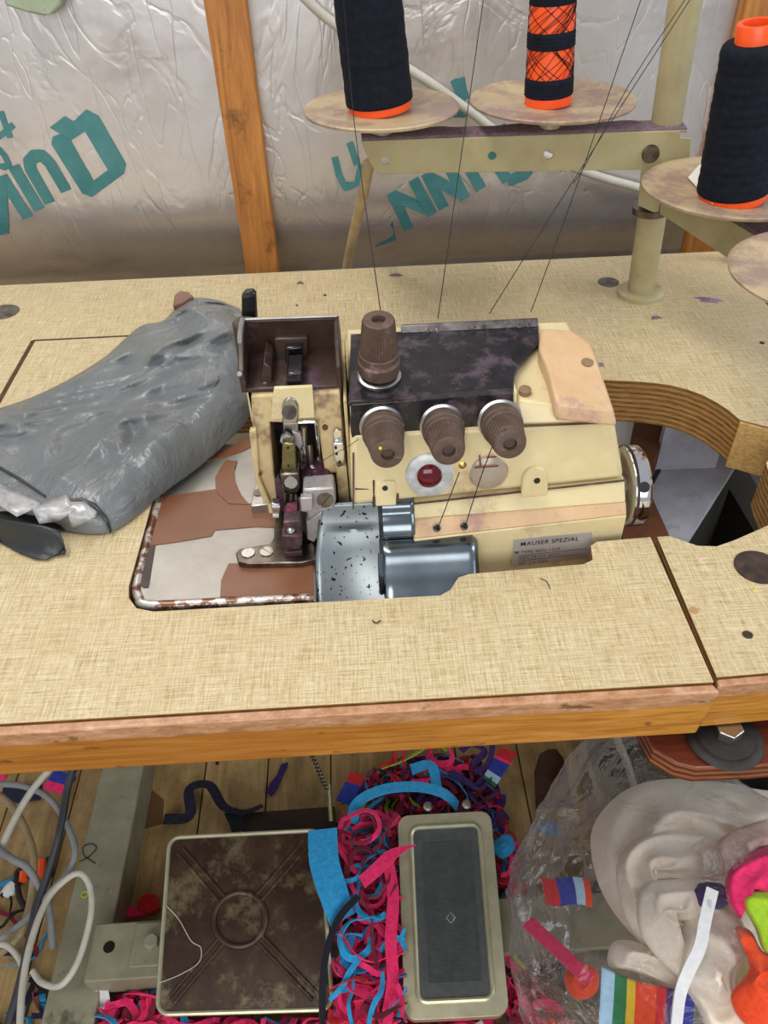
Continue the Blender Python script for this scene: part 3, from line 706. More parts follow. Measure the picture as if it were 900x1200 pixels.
# tray: face cover swung open
xl, xr = PY(298, 462, .156).x-.0045, aR.x+.001
bm = B()
zb = HT+.0035
hexa(bm, [(xl, .156, zb-.003), (xr, .156, zb-.003), (xr, .196, zb-.001), (xl, .196, zb-.001)], [(xl, .156, zb), (xr, .156, zb), (xr, .196, zb+.003), (xl, .196, zb+.003)])
hexa(bm, [(xl-.003, .1935, zb), (xr-.001, .1935, zb), (xr-.001, .1965, zb), (xl-.003, .1965, zb)], [(xl-.003, .1905, .1325), (xr, .1885, .1325), (xr, .1915, .1325), (xl-.003, .1935, .1325)])
for (x0, x1) in ((xl-.003, xl+.0005), (xr-.003, xr)):
    prism(bm, [V((x0, .156, zb-.003)), V((x0, .196, zb)), V((x0, .1925, .1325)), V((x0, .172, .1300)), V((x0, .155, zb+.013))], (x1-x0, 0, 0))
tr = part('face_cover', bm, TRAY, mach, bevel=.0008)
bm = B()
tube(bm, [(xl-.002, .154, zb+.012), (xl-.0018, .163, .112), (xl-.0015, .173, .1305), (xl-.001, .191, .1335)], .0016, 8, 3)
tube(bm, [(xl-.001, .1915, .1332), (xr-.001, .1895, .1335)], .0009, 8)
part('cover_rim', bm, simple('worn_grey_rim', '8A8480', 'A49E98', .35, .5, scale=60), tr, smooth=True, label='worn grey rim')
bm = B(); slab(bm, [(302,459),(319,459),(318,432),(309,424)], .162, .026); part('gusset', bm, TRAY, tr, bevel=.0008)
bm = B(); slab(bm, [(321,397),(361,395),(361,422),(355,428),(328,428),(323,420)], .187, .006); part('inner_frame', bm, TRAY, tr, bevel=.0012)
bm = B(); slab(bm, [(334,408),(354,406),(354,440),(335,441)], .181, .008); slab(bm, [(336,438),(354,436),(354,452),(350,456),(339,456),(335,452)], .1555, .022)
part('spring_clip', bm, simple('glossy_black_clip', '0C0C10', '1E1A20', .2, scale=100, lint='5A4668', lintamt=.56), tr, bevel=.001)
bm = B(); lathe(bm, PY(310.5, 449, .1615), (0,-1,0), [(.0014,0),(.0014,.0008)], 12); part('screw', bm, STEEL, tr)
# lever and knob at the back
bm = B(); slab(bm, [(283,385),(283,348),(287,343),(297,342),(300,346),(302,385)], .222, .006); part('release_lever', bm, BLACK, mach, bevel=.0012)
bm = B(); slab(bm, [(284,350),(285,345),(296,344),(298,347)], .2212, .0008); part('lever_edge', bm, STEELD, mach)
bm = B(); p = PY(289, 392, .212); lathe(bm, p, (0, 0, 1), [(.0082, -.03), (.0082, .0085), (.0068, .0098), (.001, .0100)], 32); part('lever_knob', bm, simple('dark_olive_knob', '2E2A22', '403A30', .4, scale=60), mach, smooth=True)
# needle mechanism
NY = HY-.004
bm = B(); slab(bm, [(330,478),(332,470),(338,466),(346,468),(350,476),(350,490),(348,497),(331,498)], NY, .003); slab(bm, [(331,496),(350,495),(350,510),(344,520),(332,519)], NY+.010, .004)
nb = part('needle_clamp', bm, STEEL, mach, bevel=.001)
bm = B(); screw(bm, PY(339, 483, NY-.0003), (0, -1, .2), .0046, .0012, .5); part('slotted_screw', bm, STEELD, nb)
bm = B(); tube(bm, [PY(350,495,NY), PY(366,494,NY), PY(370,497,NY), PY(372,515,NY+.002), PY(374,541,NY+.006)], .0011, 8, 4); part('wire_guard', bm, CHROME, mach, smooth=True)
bm = B(); slab(bm, [(329,513),(335,509),(341,512),(343,519),(339,523),(332,522),(328,518)], NY+.004, .004); slab(bm, [(342,505),(352,508),(355,520),(352,528),(345,520)], NY+.008, .003)
part('take_up_link', bm, SILV, mach, bevel=.0005)
for l in ([(356,500),(356,545)], [(362,520),(366,560)], [(352,522),(354,548)]):
    bm = B(); tube(bm, [PY(*l[0], NY+.012), PY(*l[1], NY+.010)], .0022, 10); part('needle_bar', bm, STEEL, mach, smooth=True)
bm = B(); tube(bm, [PY(355,524,NY+.004), PY(357,532,NY+.003), PY(356,544,NY+.004), PY(353,536,NY+.004), PY(355,524,NY+.004)], .0007, 6, 4); tube(bm, [PY(364,545,NY+.004), PY(369,552,NY+.003), PY(370,565,NY+.004)], .0012, 6, 4)
part('thread_hook', bm, CHROME, mach, smooth=True)
bm = B(); slab(bm, [(331,520),(345,519),(348,553),(330,553)], NY-.002, .009)
ol = part('upper_knife_block', bm, OLIVE, mach, bevel=.001, label='olive steel block with two holes')
bm = B(); slab(bm, circ(337.5,525,1.7,10), NY-.0023, .001); slab(bm, circ(338,546,1.5,10), NY-.0023, .001); part('pin_hole', bm, BLACK, ol)
FY = .138
bm = B(); slab(bm, [(328,556),(350,554),(352,572),(347,581),(331,580)], FY+.004, .012); ft = part('presser_bar_clamp', bm, STEELD, mach, bevel=.001)
bm = B(); screw(bm, PY(341, 565, FY+.0035), (0, -1, .2), .0042, .001, 1.0); part('slotted_screw', bm, STEEL, ft)
bm = B()
for x, y0, y1 in ((334,578,612),(341,580,618),(347,580,616),(351,582,604)): tube(bm, [PY(x,y0,FY+.002), PY(x+.5,y1,FY-.004)], .0010, 8)
part('needle', bm, STEELD, mach, smooth=True)
bm = B(); slab(bm, [(326,560),(322,568),(324,590),(330,600),(334,600),(333,580),(331,566)], FY+.006, .006); slab(bm, [(352,560),(372,555),(386,566),(386,574),(356,574)], FY+.012, .02)
part('linkage', bm, simple('linty_dark_steel', '3A2630', '5A3A48', .6, .3, scale=200, lint='7A4A64', lintamt=.5), mach, bevel=.001)
bm = B(); slab(bm, [(318,590),(328,591),(329,598),(327,606),(322,606),(319,600)], FY-.004, .006)
cyl(bm, PY(318,594,FY-.004), PY(329,594,FY-.004), .0016, seg=12); cyl(bm, PY(319,604,FY-.004), PY(328,604,FY-.004), .0016, seg=12)
part('foot_pivot', bm, STEEL, mach, bevel=.0006)
PFz = .004
bm = B(); slab(bm, [(332,612),(352,610),(354,632),(350,652),(347,646),(344,655),(341,646),(336,652),(332,632)], .118, .010); slab(bm, [(330,628),(354,628),(354,640),(331,640)], .114, .008)
pf = part('presser_foot', bm, simple('linty_foot_steel', '3A2A2E', '5E4A50', .5, .4, scale=260, lint='8A5866', lintamt=.55), mach, bevel=.0008)
bm = B(); lathe(bm, PY(341, 622, .1175), (0, -.4, 1), [(.0030, -.001), (.0024, .0018), (.001, .0026)], 20); part('foot_screw', bm, STEEL, pf, smooth=True)
bm = B(); slab(bm, [(334,600),(348,598),(350,612),(334,614)], FY-.010, .01); part('red_lint_clump', bm, REDLINT, mach, bevel=.002)
# silver looper block right of the foot
bm = B(); slab(bm, [(355,574),(391,571),(394,586),(392,595),(376,600),(376,612),(362,616),(359,600),(354,600)], FY-.008, .014)
sb = part('looper_guard', bm, SILV, mach, bevel=.0012)
bm = B(); slab(bm, [(352,584),(366,583),(366,599),(353,600)], FY-.0125, .005); part('guard_tab', bm, SILV, sb, bevel=.0006)
bm = B(); screw(bm, PY(381, 585.5, FY-.0085), (0, -1, .15), .0052, .0014, .9); part('slotted_screw', bm, STEELD, sb)
bm = B(); slab(bm, [(359,612),(377,600),(377,622),(368,636),(360,632)], FY-.010, .010); part('guard_foot', bm, SILV, sb, bevel=.0006)
bm = B(); slab(bm, [(366,558),(384,557),(392,566),(396,600),(388,604),(388,570),(360,572)], FY+.008, .02); part('linty_recess', bm, MT['linty_dark_steel'], mach, bevel=.001)
bm = B(); slab(bm, [(394,546),(406,546),(410,590),(397,592)], FY+.012, .02); part('side_post', bm, CREAMD, mach, bevel=.001)
# small chrome thread guide on the head
bm = B(); slab(bm, [(390,507),(394,503),(400,505),(402,520),(391,521)], HY-.004, .002); slab(bm, [(390,520),(402,519),(404,532),(403,546),(396,548),(392,540)], HY-.007, .003)
tg = part('take_up_guide', bm, CHROME, mach, bevel=.0006)
bm = B()
for c_ in ((393.5,525),(394.5,532),(398,542)): slab(bm, circ(*c_, 1.7, 10), HY-.0073, .001)
part('guide_hole', bm, BLACK, tg)
# ---- cloth plate and its fittings
PZ = -.0035
def rr(pts): return [P(a, b, PZ) for a, b in pts]
bm = B(); oc = [(200,560),(186,590),(172,640),(162,690),(163,703),(172,711),(200,710),(370,704),(370,640),(360,600),(330,560),(305,520),(230,520)]
prism(bm, rr(oc), (0, 0, -.007)); cpl = part('cloth_plate', bm, PLATE, mach, bevel=.0012)
bm = B(); tube(bm, [P(190,575,PZ-.001), P(173,636,PZ-.001), P(161,684,PZ-.001), P(163,700,PZ-.001), P(175,709,PZ-.001), P(250,706.5,PZ-.001), P(368,701,PZ-.001)], .0032, 10, 6)
part('plate_rim', bm, RIM, cpl, smooth=True)
def tape(pts, m, z=.0006, lab=None):
    bm = B(); prism(bm, [P(a, b, PZ+z) for a, b in pts], (0, 0, -.0005)); return part('tape_patch', bm, m, cpl, label=lab)
tape([(183,583),(253,573),(267,570),(292,590),(320,586),(321,618),(300,617),(252,621),(248,628),(200,636),(170,640),(176,612)], TAPEB, lab='brown tape')
tape([(265,539),(278,540),(274,552),(276,565),(283,580),(292,591),(268,590),(253,576),(252,560),(257,550)], TAPEB, .0012)
tape([(268,660),(310,661),(367,660),(368,698),(330,700),(258,699),(259,680)], TAPEB)
tape([(170,639),(182,638),(178,662),(174,688),(168,688),(162,684),(164,664)], simple('dark_worn_paint', '3A302C', '4E403A', .6, scale=150), .0008, 'dark worn paint')
tape([(236,541),(262,528),(292,513),(300,520),(286,528),(262,536)], TAPEB)
# angled plate and the two-screw plate
bm = B(); prism(bm, [P(a, b, .004) for a, b in ((295,585),(301,562),(318,550),(319,590),(294,593))], (0, 0, -.008)); ap = part('guide_plate', bm, STEEL, mach, bevel=.0006)
bm = B(); screw(bm, P(303, 577.5, .0041), (0, 0, 1), .0036, .0009, .4); part('slotted_screw', bm, STEELD, ap)
bm = B(); prism(bm, [P(a, b, .002) for a, b in ((276,648),(281,643),(316,637),(321,630),(322,596),(331,596),(333,620),(356,622),(369,640),(370,655),(352,659),(290,660),(279,658))], (0, 0, -.0045))
tp_ = part('throat_plate', bm, STEELD, mach, bevel=.0006)
for px, py, a in ((291, 648.5, .1), (312.5, 647, .8)):
    bm = B(); screw(bm, P(px, py, .0021), (0, 0, 1), .0043, .0009, a); part('slotted_screw', bm, STEEL, tp_)
bm = B(); prism(bm, [P(a, b, .006) for a, b in ((335,618),(352,616),(354,646),(333,648))], (0, 0, -.004)); part('feed_dog', bm, simple('grimy_feed', '3A2A2E', '5E4048', .5, .6, scale=300), tp_, bevel=.0005)
# ---- steel chute
def sheet(rows, th, name, m, parent, label=None):
    bm = B(); vs = [[bm.verts.new(p) for p in r] for r in rows]
    for A_, B_ in zip(vs, vs[1:]):
        for i in range(len(A_)-1): bm.faces.new([A_[i], A_[i+1], B_[i+1], B_[i]])
    o = part(name, bm, m, parent, smooth=True, label=label, angle=50); md = o.modifiers.new('thickness', 'SOLIDIFY'); md.thickness = th; md.offset = -1; return o
prof = smoothpts([V((0, y, z)) for y, z in ((.1325,.0315),(.1285,.020),(.119,.006),(.106,-.004),(.090,-.011),(.066,-.017),(.058,-.030))], 5)
rows = []
for i, q in enumerate(prof):
    t = i/(len(prof)-1); x0 = -.030-.006*min(1, t*2.5); rows.append([V((x0+(.0125-x0)*k/12, q.y+.003*sin(pi*k/12)*(t > .2), q.z-.003*sin(pi*k/12)*min(1, t*3))) for k in range(13)])
sheet(rows, .0012, 'chip_chute', SPECK, mach, 'speckled steel chute')
prof = smoothpts([V((0, y, z)) for y, z in ((.1315,.033),(.1268,.0315),(.1245,.026),(.1195,.022),(.1165,.017),(.1165,.012))], 5)
xa_, xb_ = P(444,595,.03).x, P(485,595,.03).x
sheet([[V((xa_+(xb_-xa_)*k/8+(.0005 if k == 0 else 0), q.y+(.004 if k == 0 else 0), q.z-(.003 if k == 0 else 0))) for k in range(9)] for q in prof], .0012, 'chute_cover', CHUTE, mach)
xw = P(560, 640, .008).x
prof = smoothpts([V((0, y, z)) for y, z in ((.1150,.0125),(.1060,.0110),(.0995,.004),(.0915,-.004),(.082,-.010),(.070,-.018))], 6)
rows = []
for i, q in enumerate(prof):
    t = i/(len(prof)-1); rows.append([])
    for k in range(25):
        u = k/24; x = xa_-.001+(xw-xa_+.001)*u
        e = max(0, (u-.93)/.07)**2*.004 + max(0, (.06-u)/.06)**2*.008
        rows[-1].append(V((x+(-.003*(1-min(1, t*6))**2 if k == 24 else 0), q.y+e, q.z-e*.6)))
sheet(rows, .0012, 'chute_cover', CHUTE, mach, 'bulged polished steel cover')
bm = B(); tube(bm, [(xa_-.0005,.1035,.012), (xa_-.001,.0965,.002), (xa_-.0008,.090,-.014)], .0018, 8); part('cover_hinge', bm, CHUTE, mach, smooth=True)
bm = B(); box(bm, (-.14, .12, -.075), (.16, .25, -.056)); box(bm, (-.12, .10, -.056), (.03, .24, -.032)); part('machine_base', bm, TRAY, mach, bevel=.002)
# ------------------------------------------------------------------ grey polythene mailing bag, lying flat with a rolled near edge
st = [((-200,546),(77,622)), ((-110,510),(131,622)), ((0,479),(190,578)), ((60,456),(230,548)), ((120,421),(262,521)), ((163,384),(290,490)), ((192,376),(292,455)), ((216,352),(291,425)), ((250,351),(290,400)), ((281,362),(288,385))]
zt = [.020,.022,.024,.026,.028,.030,.032,.032,.028,.016]
def interp(L, t):
    i = min(int(t), len(L)-2); f = t-i; return i, f
NU, NV = 190, 110
def baseF(u):
    i, f = interp(st, u*(len(st)-1))
    # smooth interpolation of edges on table level
    def cr(k, s):
        a = [V((*st[max(0, min(len(st)-1, j))][k], 0)) for j in (i-1, i, i+1, i+2)]
        p0, p1, p2, p3 = a; t = f
        v = .5*((2*p1)+(p2-p0)*t+(2*p0-5*p1+4*p2-p3)*t*t+(3*p1-p0-3*p2+p3)*t**3); return v
    h = zt[i]*(1-f)+zt[i+1]*f
    return cr(0, 0), cr(1, 1), h
def crease(x, y, s):
    z = 0.0
    wx = x+.012*noise.noise(V((x*18, y*18, 4))); wy = y+.012*noise.noise(V((x*18, y*18, 9)))
    for k, (an, fr, am) in enumerate(((.6, 17, .0042), (1.1, 24, .0030), (-.5, 21, .0030), (2.2, 33, .0020), (.2, 41, .0016), (1.6, 52, .0012))):
        t = (wx*cos(an)+wy*sin(an))*fr+k*.37; t = abs((t % 1)-.5)*2; m = max(0, min(1, .5+2.2*noise.noise(V((x*12+k*5, y*12, k*3.1)))))
        z += am*m*(t**1.3)
    return z
    n1 = noise.noise(V((x*13+s, y*11, s)) ); n2 = noise.noise(V((x*31, y*29+s, 2*s))); n3 = noise.noise(V((x*9+y*16, y*6, s*3)))
    return (1-abs(n1)*2.2)*.0035 + (1-abs(n2)*2.4)*.0020 + (1-abs(n3)*3)*.0035
bm = B(); G = []
for iu in range(NU+1):
    u = iu/NU; b, f_, h = baseF(u); row = []
    for iv in range(NV+1):
        v = iv/NV
        if v <= .60:                                     # upper face, back edge to crest of the roll
            w = v/.60; px = b.x+(f_.x-b.x)*w*.68; py = b.y+(f_.y-b.y)*w*.68
            z = .003 + h*(.30*min(1, w*9)+.70*sin(w*pi/2)) 
            edge = min(1, w*8)*min(1, (1-w)*4+.55)*min(1, (1-u)*14+.1)
            p0 = P(px, py, z); z += (crease(p0.x, p0.y, 1.3)-.004)*edge*2.3
            row.append(P(px, py, max(.003, z)))
            crest = row[-1]
        elif v <= .9:                                     # roll down to the table
            w = (v-.60)/.30; a = w*pi/2
            ptop = P(b.x+(f_.x-b.x)*.68, b.y+(f_.y-b.y)*.68, .003+h); pb = P(f_.x, f_.y, .002)
            q = V((ptop.x+(pb.x-ptop.x)*sin(a), ptop.y+(pb.y-ptop.y)*sin(a), pb.z+(ptop.z-pb.z)*cos(a)))
            q += V((0, 0, 1))*((crease(q.x, q.y, 1.3)-.004)*2.3*(.55-.55*w)*min(1, (1-u)*14+.1)+0.0007*noise.noise(q*90)); row.append(q)
        else:                                            # underneath
            w = (v-.9)/.1; pb = P(f_.x, f_.y, .002); pk = P(b.x, b.y, .002); row.append(pb+(pk-pb)*w*.97+V((0, 0, -.0006 if w > 0 else 0)))
    G.append([bm.verts.new(p) for p in row])
for A_, B_ in zip(G, G[1:]):
    for k in range(NV): bm.faces.new([A_[k], A_[k+1], B_[k+1], B_[k]])
bm.faces.new(G[-1])
for v in bm.verts:
    if v.co.z < .0012: v.co.z = .0012
bag = obj('polythene_bag', bm, POLY, smooth=True, angle=75)
md = bag.modifiers.new('thickness', 'SOLIDIFY'); md.thickness = .0005; md.offset = 1
tag(bag, 'crumpled grey plastic mailing bag lying on table left of the machine', 'plastic bag')
# sheet across the open end, the shade inside put into its dark colour
def surf(px, py, lift=.001):
    # point on the upper face of the bag seen at (px,py), found by stepping along the sight line
    best = None
    for iu in range(0, NU//2, 1):
        for iv in range(0, int(NV*.9)+1):
            q = SC[iu][iv]; d = (q[0]-px)**2+(q[1]-py)**2
            if best is None or d < best[0]: best = (d, q[2])
    return P(px, py, best[1]+lift)
def topx(co):
    d = co-CAM; w = d.dot(fw); return 450+FPX*d.dot(rt)/w, 600-FPX*d.dot(up)/w
me = bag.data; SC = []; k = 0
for iu in range(NU+1):
    r_ = []
    for iv in range(NV+1):
        co = me.vertices[k].co; x, y = topx(co); r_.append((x, y, co.z)); k += 1
    SC.append(r_)
bm = B()
lip = [(-60,600),(0,607),(25,612),(50,616),(68,621),(74,632),(78,648)]; low_ = [(-60,612),(0,636),(22,648),(40,655),(55,656),(62,652),(77,650)]
zl_ = [.020,.020,.021,.020,.018,.012,.004]
rows = []
for (a, b, z) in zip(lip, low_, zl_):
    p, q = P(a[0], a[1], z), P(b[0], b[1], .002); rows.append([p+(q-p)*t+V((0, 0, .004*sin(t*pi)-.010*sin(t*pi)*(z > .01))) for t in [i/8 for i in range(9)]])
vs = [[bm.verts.new(V((p.x, p.y, max(.0014, p.z)))) for p in r] for r in rows]
for A_, B_ in zip(vs, vs[1:]):
    for k in range(8): bm.faces.new([A_[k], A_[k+1], B_[k+1], B_[k]])
ml2 = obj('bag_mouth', bm, POLYD, smooth=True, label='dark inside of the open end'); ml2.parent = bag
md = ml2.modifiers.new('thickness', 'SOLIDIFY'); md.thickness = .0006
def bagpatch(name, pts, m, lab=None, lift=.0016):
    bm = B(); n0 = len(pts)//2; top_ = pts[:n0]; bot = pts[n0:][::-1]; rows = []
    for i in range(n0-1):
        for s in range(4):
            f = s/4; a = (top_[i][0]+(top_[i+1][0]-top_[i][0])*f, top_[i][1]+(top_[i+1][1]-top_[i][1])*f); b = (bot[i][0]+(bot[i+1][0]-bot[i][0])*f, bot[i][1]+(bot[i+1][1]-bot[i][1])*f)
            rows.append([surf(a[0]+(b[0]-a[0])*t/4, a[1]+(b[1]-a[1])*t/4, lift) for t in range(5)])
    a, b = top_[-1], bot[-1]; rows.append([surf(a[0]+(b[0]-a[0])*t/4, a[1]+(b[1]-a[1])*t/4, lift) for t in range(5)])
    vs = [[bm.verts.new(p) for p in r] for r in rows]
    for A_, B_ in zip(vs, vs[1:]):
        for k in range(4): bm.faces.new([A_[k], A_[k+1], B_[k+1], B_[k]])
    o = obj(name, bm, m, smooth=True, label=lab, angle=80); o.parent = bag; md = o.modifiers.new('thickness', 'SOLIDIFY'); md.thickness = .0004; return o
bagpatch('clear_tape', [(-5,566),(22,575),(47,590),(47,588+5),(20,606),(-5,590)], TAPE, 'whitish clear tape strip')
bagpatch('clear_tape', [(38,597),(58,586),(78,580),(88,598),(68,611),(46,614)], TAPE)
bagpatch('clear_tape', [(76,588),(98,588),(114,600),(112,606),(98,613),(84,618)], TAPE)
bagpatch('fold_shadow_slit', [(-3,545),(24,560),(54,581),(53,583),(22,562.5),(-3,548)], POLYD, 'shadow of a slit painted dark on the plastic')  # dark strip painted for the shadow inside the slit
bagpatch('torn_flap', [(75,585),(96,583),(112,590),(126,606),(131,622),(129,626),(123,611),(109,596),(95,586.5),(76,587.5)], POLYD, 'dark torn flap edge')

# rust-brown scrap poking from behind the bag
bm = B(); prism(bm, [P(*q, .006) for q in ((206,352),(212,347),(222,348),(228,354),(214,362),(204,364))], (0, 0, .006)); 
tag(obj('brown_scrap', bm, TAPEB, bevel=.001), 'small torn brown scrap sticking out behind the grey bag', 'scrap')

# ------------------------------------------------------------------ thread stand
SY = .452
stand = thing('thread_stand', 'cream metal thread stand with round spool dishes clamped on a post', 'thread stand', (.281, .461, 0))
pb = P(750, 345, 0); pt = PY(803, 0, SY); ax = (pt-pb).normalized()
bm = B(); cyl(bm, pb, pb+ax*.62, .0128, seg=40); post = part('post', bm, STAND, stand, smooth=True)
bm = B(); lathe(bm, pb, (0, 0, 1), [(.0225, 0), (.0225, .004), (.020, .006), (.0135, .006)], 40); part('base_flange', bm, STAND, stand, smooth=True)
AY = .437
bm = B()
face = [(423,166),(600,162),(757,154),(800,152),(799,160),(810,161),(809,178),(770,205),(775,240),(771,252),(748,240),(749,205),(754,198),(600,201.5),(443,204),(436,196)]
face = [(423,166),(797,153),(798,161),(810,162),(808,190),(776,212),(772,252),(748,241),(752,199),(443,204),(434,192)]
prism(bm, [PY(a, b, AY) for a, b in face], (0, .0022, 0), holes=[[PY(a, b, AY) for a, b in circ(cx, cy, rr_, 16)] for cx, cy, rr_ in ((451,188,5),(577,183,5),(643,181,5.5))])
e0, e1 = PY(424, 165.5, AY), PY(806, 152.5, AY)
arm = part('spool_arm', bm, STAND, stand, bevel=.0006)
bm = B(); yb = AY+.030
hexa(bm, [e0+V((0,.001,-.002)), e1+V((0,.001,-.002)), V((e1.x, yb, e1.z-.002)), V((e0.x, yb, e0.z-.002))], [e0+V((0,.0002,0)), e1+V((0,.0002,0)), V((e1.x, yb, e1.z)), V((e0.x, yb, e0.z))])
part('arm_top', bm, STAND, arm, bevel=.0005)
bm = B()   # fluff on the arm
rows = []
for i in range(91):
    t = i/90; c0 = e0+(e1-e0)*t; rows.append([])
    for k in range(9):
        y = AY+.0012+(yb-AY-.002)*k/8; h = .0004+(0 if k in (0, 8) else .0016+.0014*noise.noise(V((c0.x*45, y*90, 1)))) 
        rows[-1].append(bm.verts.new(V((c0.x, y, c0.z+max(.0003, h)))))
for A_, B_ in zip(rows, rows[1:]):
    for k in range(8): bm.faces.new([A_[k], A_[k+1], B_[k+1], B_[k]])
o = part('dust_layer', bm, MAUVE, arm, smooth=True, label='mauve fluff settled along the arm'); md = o.modifiers.new('t', 'SOLIDIFY'); md.thickness = .0004
bm = B(); sp_ = PY(762, 180, AY); lathe(bm, sp_, (0, -1, 0), [(.0075, -.001), (.0075, .0015)], 32); screw(bm, sp_+V((0, -.0015, 0)), (0, -1, 0), .0068, .0022, 1.05); part('clamp_screw', bm, STEELD, arm)
bm = B(); cc = PY(763, 243, SY); cyl(bm, cc-ax*.004, cc+ax*.002, .0165, seg=40); part('collar', bm, STEELD, stand, smooth=True)
# second arm towards the camera
z2 = .090; g0 = P(772, 250, z2); g1 = P(990, 392, z2); dr = (g1-g0).normalized(); nr = V((dr.y, -dr.x, 0)); nr = nr if nr.x > 0 else -nr
bm = B(); H2 = .027
hexa(bm, [g0, g1, g1+nr*.0022, g0+nr*.0022], [g0+V((0,0,H2)), g1+V((0,0,H2)), g1+nr*.0022+V((0,0,H2)), g0+nr*.0022+V((0,0,H2))])
hexa(bm, [g0+V((0,0,H2-.002))+nr*.001, g1+V((0,0,H2-.002))+nr*.001, g1+nr*.030+V((0,0,H2-.002)), g0+nr*.030+V((0,0,H2-.002))], [g0+V((0,0,H2))+nr*.001, g1+V((0,0,H2))+nr*.001, g1+nr*.030+V((0,0,H2)), g0+nr*.030+V((0,0,H2))])
arm2 = part('spool_arm', bm, STAND, stand, bevel=.0005)
bm = B(); hexa(bm, [g0+nr*.002+V((0,0,H2)), g1+nr*.002+V((0,0,H2)), g1+nr*.029+V((0,0,H2)), g0+nr*.029+V((0,0,H2))], [g0+nr*.003+V((0,0,H2+.0018)), g1+nr*.003+V((0,0,H2+.0018)), g1+nr*.028+V((0,0,H2+.0018)), g0+nr*.028+V((0,0,H2+.0018))])
part('dust_layer', bm, MAUVE, arm2)
def zdep(p): return (p-CAM).dot(fw)
d1 = PY(447, 128, SY); d2 = PY(647, 118, SY); d3 = P(858, 220, .137); d4 = P(988, 322, .137)
def dish(c, r, parent, seed):
    bm = B()
    lathe(bm, c+V((0,0,-.004)), (0, 0, 1), [(.008, -.002), (.012, 0), (r*.6, .0005), (r*.93, .0028), (r*.99, .0035), (r, .0055), (r*.985, .0065), (r*.93, .0058), (r*.6, .0036), (.012, .0032), (.004, .0032)], 72)
    o = part('spool_dish', bm, DISH, parent, smooth=True, angle=60)
    bm = B(); lathe(bm, c+V((0,0,-.022)), (0, 0, 1), [(.0085, 0), (.0085, .004), (.006, .008), (.006, .018)], 28); part('dish_support', bm, STAND, o, smooth=True)
    bm = B(); cyl(bm, c, c+V((0, 0, .16)), .003, .0026, seg=14); part('spool_pin', bm, STEELD, o, smooth=True)
    return o
dish(d1, .0640, stand, 1); dish(d2, .0680, stand, 2); dish(d3, .0690, stand, 3); dish(d4, .070, stand, 4)

def cone(name, lab, c, lean, rb, rtp, h, full=True, grp=None):
    # c base centre on the dish, lean = unit axis
    t = thing(name, lab, 'thread cone', c)
    bm = B(); lathe(bm, c, lean, [(rb*.93, 0), (rb*.95, .001), (rb*.93, .007), (rb*.6, .008)], 48)
    b_ = part('cone_base', bm, ORG, t, smooth=True, label='orange plastic rim')
    if full:
        pr_ = [(rb*.9, .005), (rb, .0065)]
        n0 = 60
        for i in range(n0+1):
            f = i/n0; r = rb+(rtp-rb)*f; r += .00022*sin(f*34)+.00018*sin(f*91+1)
            pr_.append((r, .008+(h-.016)*f))
        pr_ += [(rtp*.97, h-.006), (rtp*.90, h-.0045), (rtp*.5, h-.004)]
        bm = B(); lathe(bm, c, lean, pr_, 64); w_ = part('thread_winding', bm, NAVY, t, smooth=True, angle=70, label='navy thread')
        bm = B(); r2_ = rtp*.62
        lathe(bm, c, lean, [(r2_, h-.008), (r2_, h+.006), (r2_*.96, h+.007), (r2_*.72, h+.007), (r2_*.70, h-.004), (r2_*.2, h-.005)], 40)
        part('cone_top', bm, ORG, t, smooth=True, label='orange plastic cone end')
    else:
        bm = B(); core = []
        for i in range(30): f = i/29; core.append((rb*.93+(rtp*.93-rb*.93)*f, .0+h*f))
        lathe(bm, c, lean, core, 56); cr = part('cone_core', bm, ORG, t, smooth=True, label='orange plastic core')
        u, w, d = frame_of(lean)
        bm = B()
        for f0, f1 in full_bands:
            prf = []
            for i in range(13):
                f = f0+(f1-f0)*i/12; r = (rb+(rtp-rb)*f)*.93; prf.append((r+(.0009 if 0 < i < 12 else .0001)+.0002*sin(i*2.2), h*f))
            lathe(bm, c, lean, prf, 56)
        part('thread_winding', bm, NAVY, t, smooth=True, label='navy thread bands')
        bm = B(); random.seed(5)
        for f0, f1 in zip([b_[1] for b_ in full_bands[:-1]], [b_[0] for b_ in full_bands[1:]]):
            for k in range(44):
                a0 = random.uniform(0, 2*pi); da = random.choice((-1, 1))*random.uniform(.8, 1.9); e = random.uniform(-.01, .01)
                pts = []
                for i in range(12):
                    f = f0-.01+(f1-f0+.02)*i/11; r = (rb+(rtp-rb)*f)*.93+.0004; a = a0+da*i/11
                    pts.append(c+d*h*f+(u*cos(a)+w*sin(a))*r)
                tube(bm, pts, .00022, 4, 1)
        part('crossed_strands', bm, NAVY, t)
    return t
def ztop(px, py, y): return PY(px, py, y)
c1 = d1+V((0, 0, .001)); c1 = PY(446, 139, SY); c1.z = d1.z; q = PY(431, 0, SY)
a1 = (q-c1).normalized()
cone('thread_cone', 'full navy thread cone on the left dish of the stand', c1, a1, 39*zdep(c1)/FPX, 39*zdep(q)/FPX*1.0-.0005, .155)
c2 = PY(641, 134, SY-.006); c2.z = d2.z; q = PY(648, 0, SY-.006); a2 = (q-c2).normalized(); L2 = (q-c2).length
Hc = .15; full_bands = [(.14*1, .36), (.62*.86, .70*.92), (.93, .99)]
fr_ = lambda py: ((PY(644, py, SY)-c2).length)/Hc
full_bands = [(fr_(116), fr_(87)), (fr_(53), fr_(33)), (fr_(2), 1.0)]
cone('thread_cone', 'almost empty orange thread cone with crisscross navy strands on the middle dish', c2, a2, 27*zdep(c2)/FPX/.93, 24*zdep(q)/FPX/.93, Hc, full=False)
c3 = P(858, 231, d3.z); q = c3+V((.012, .01, .14))
tq = None
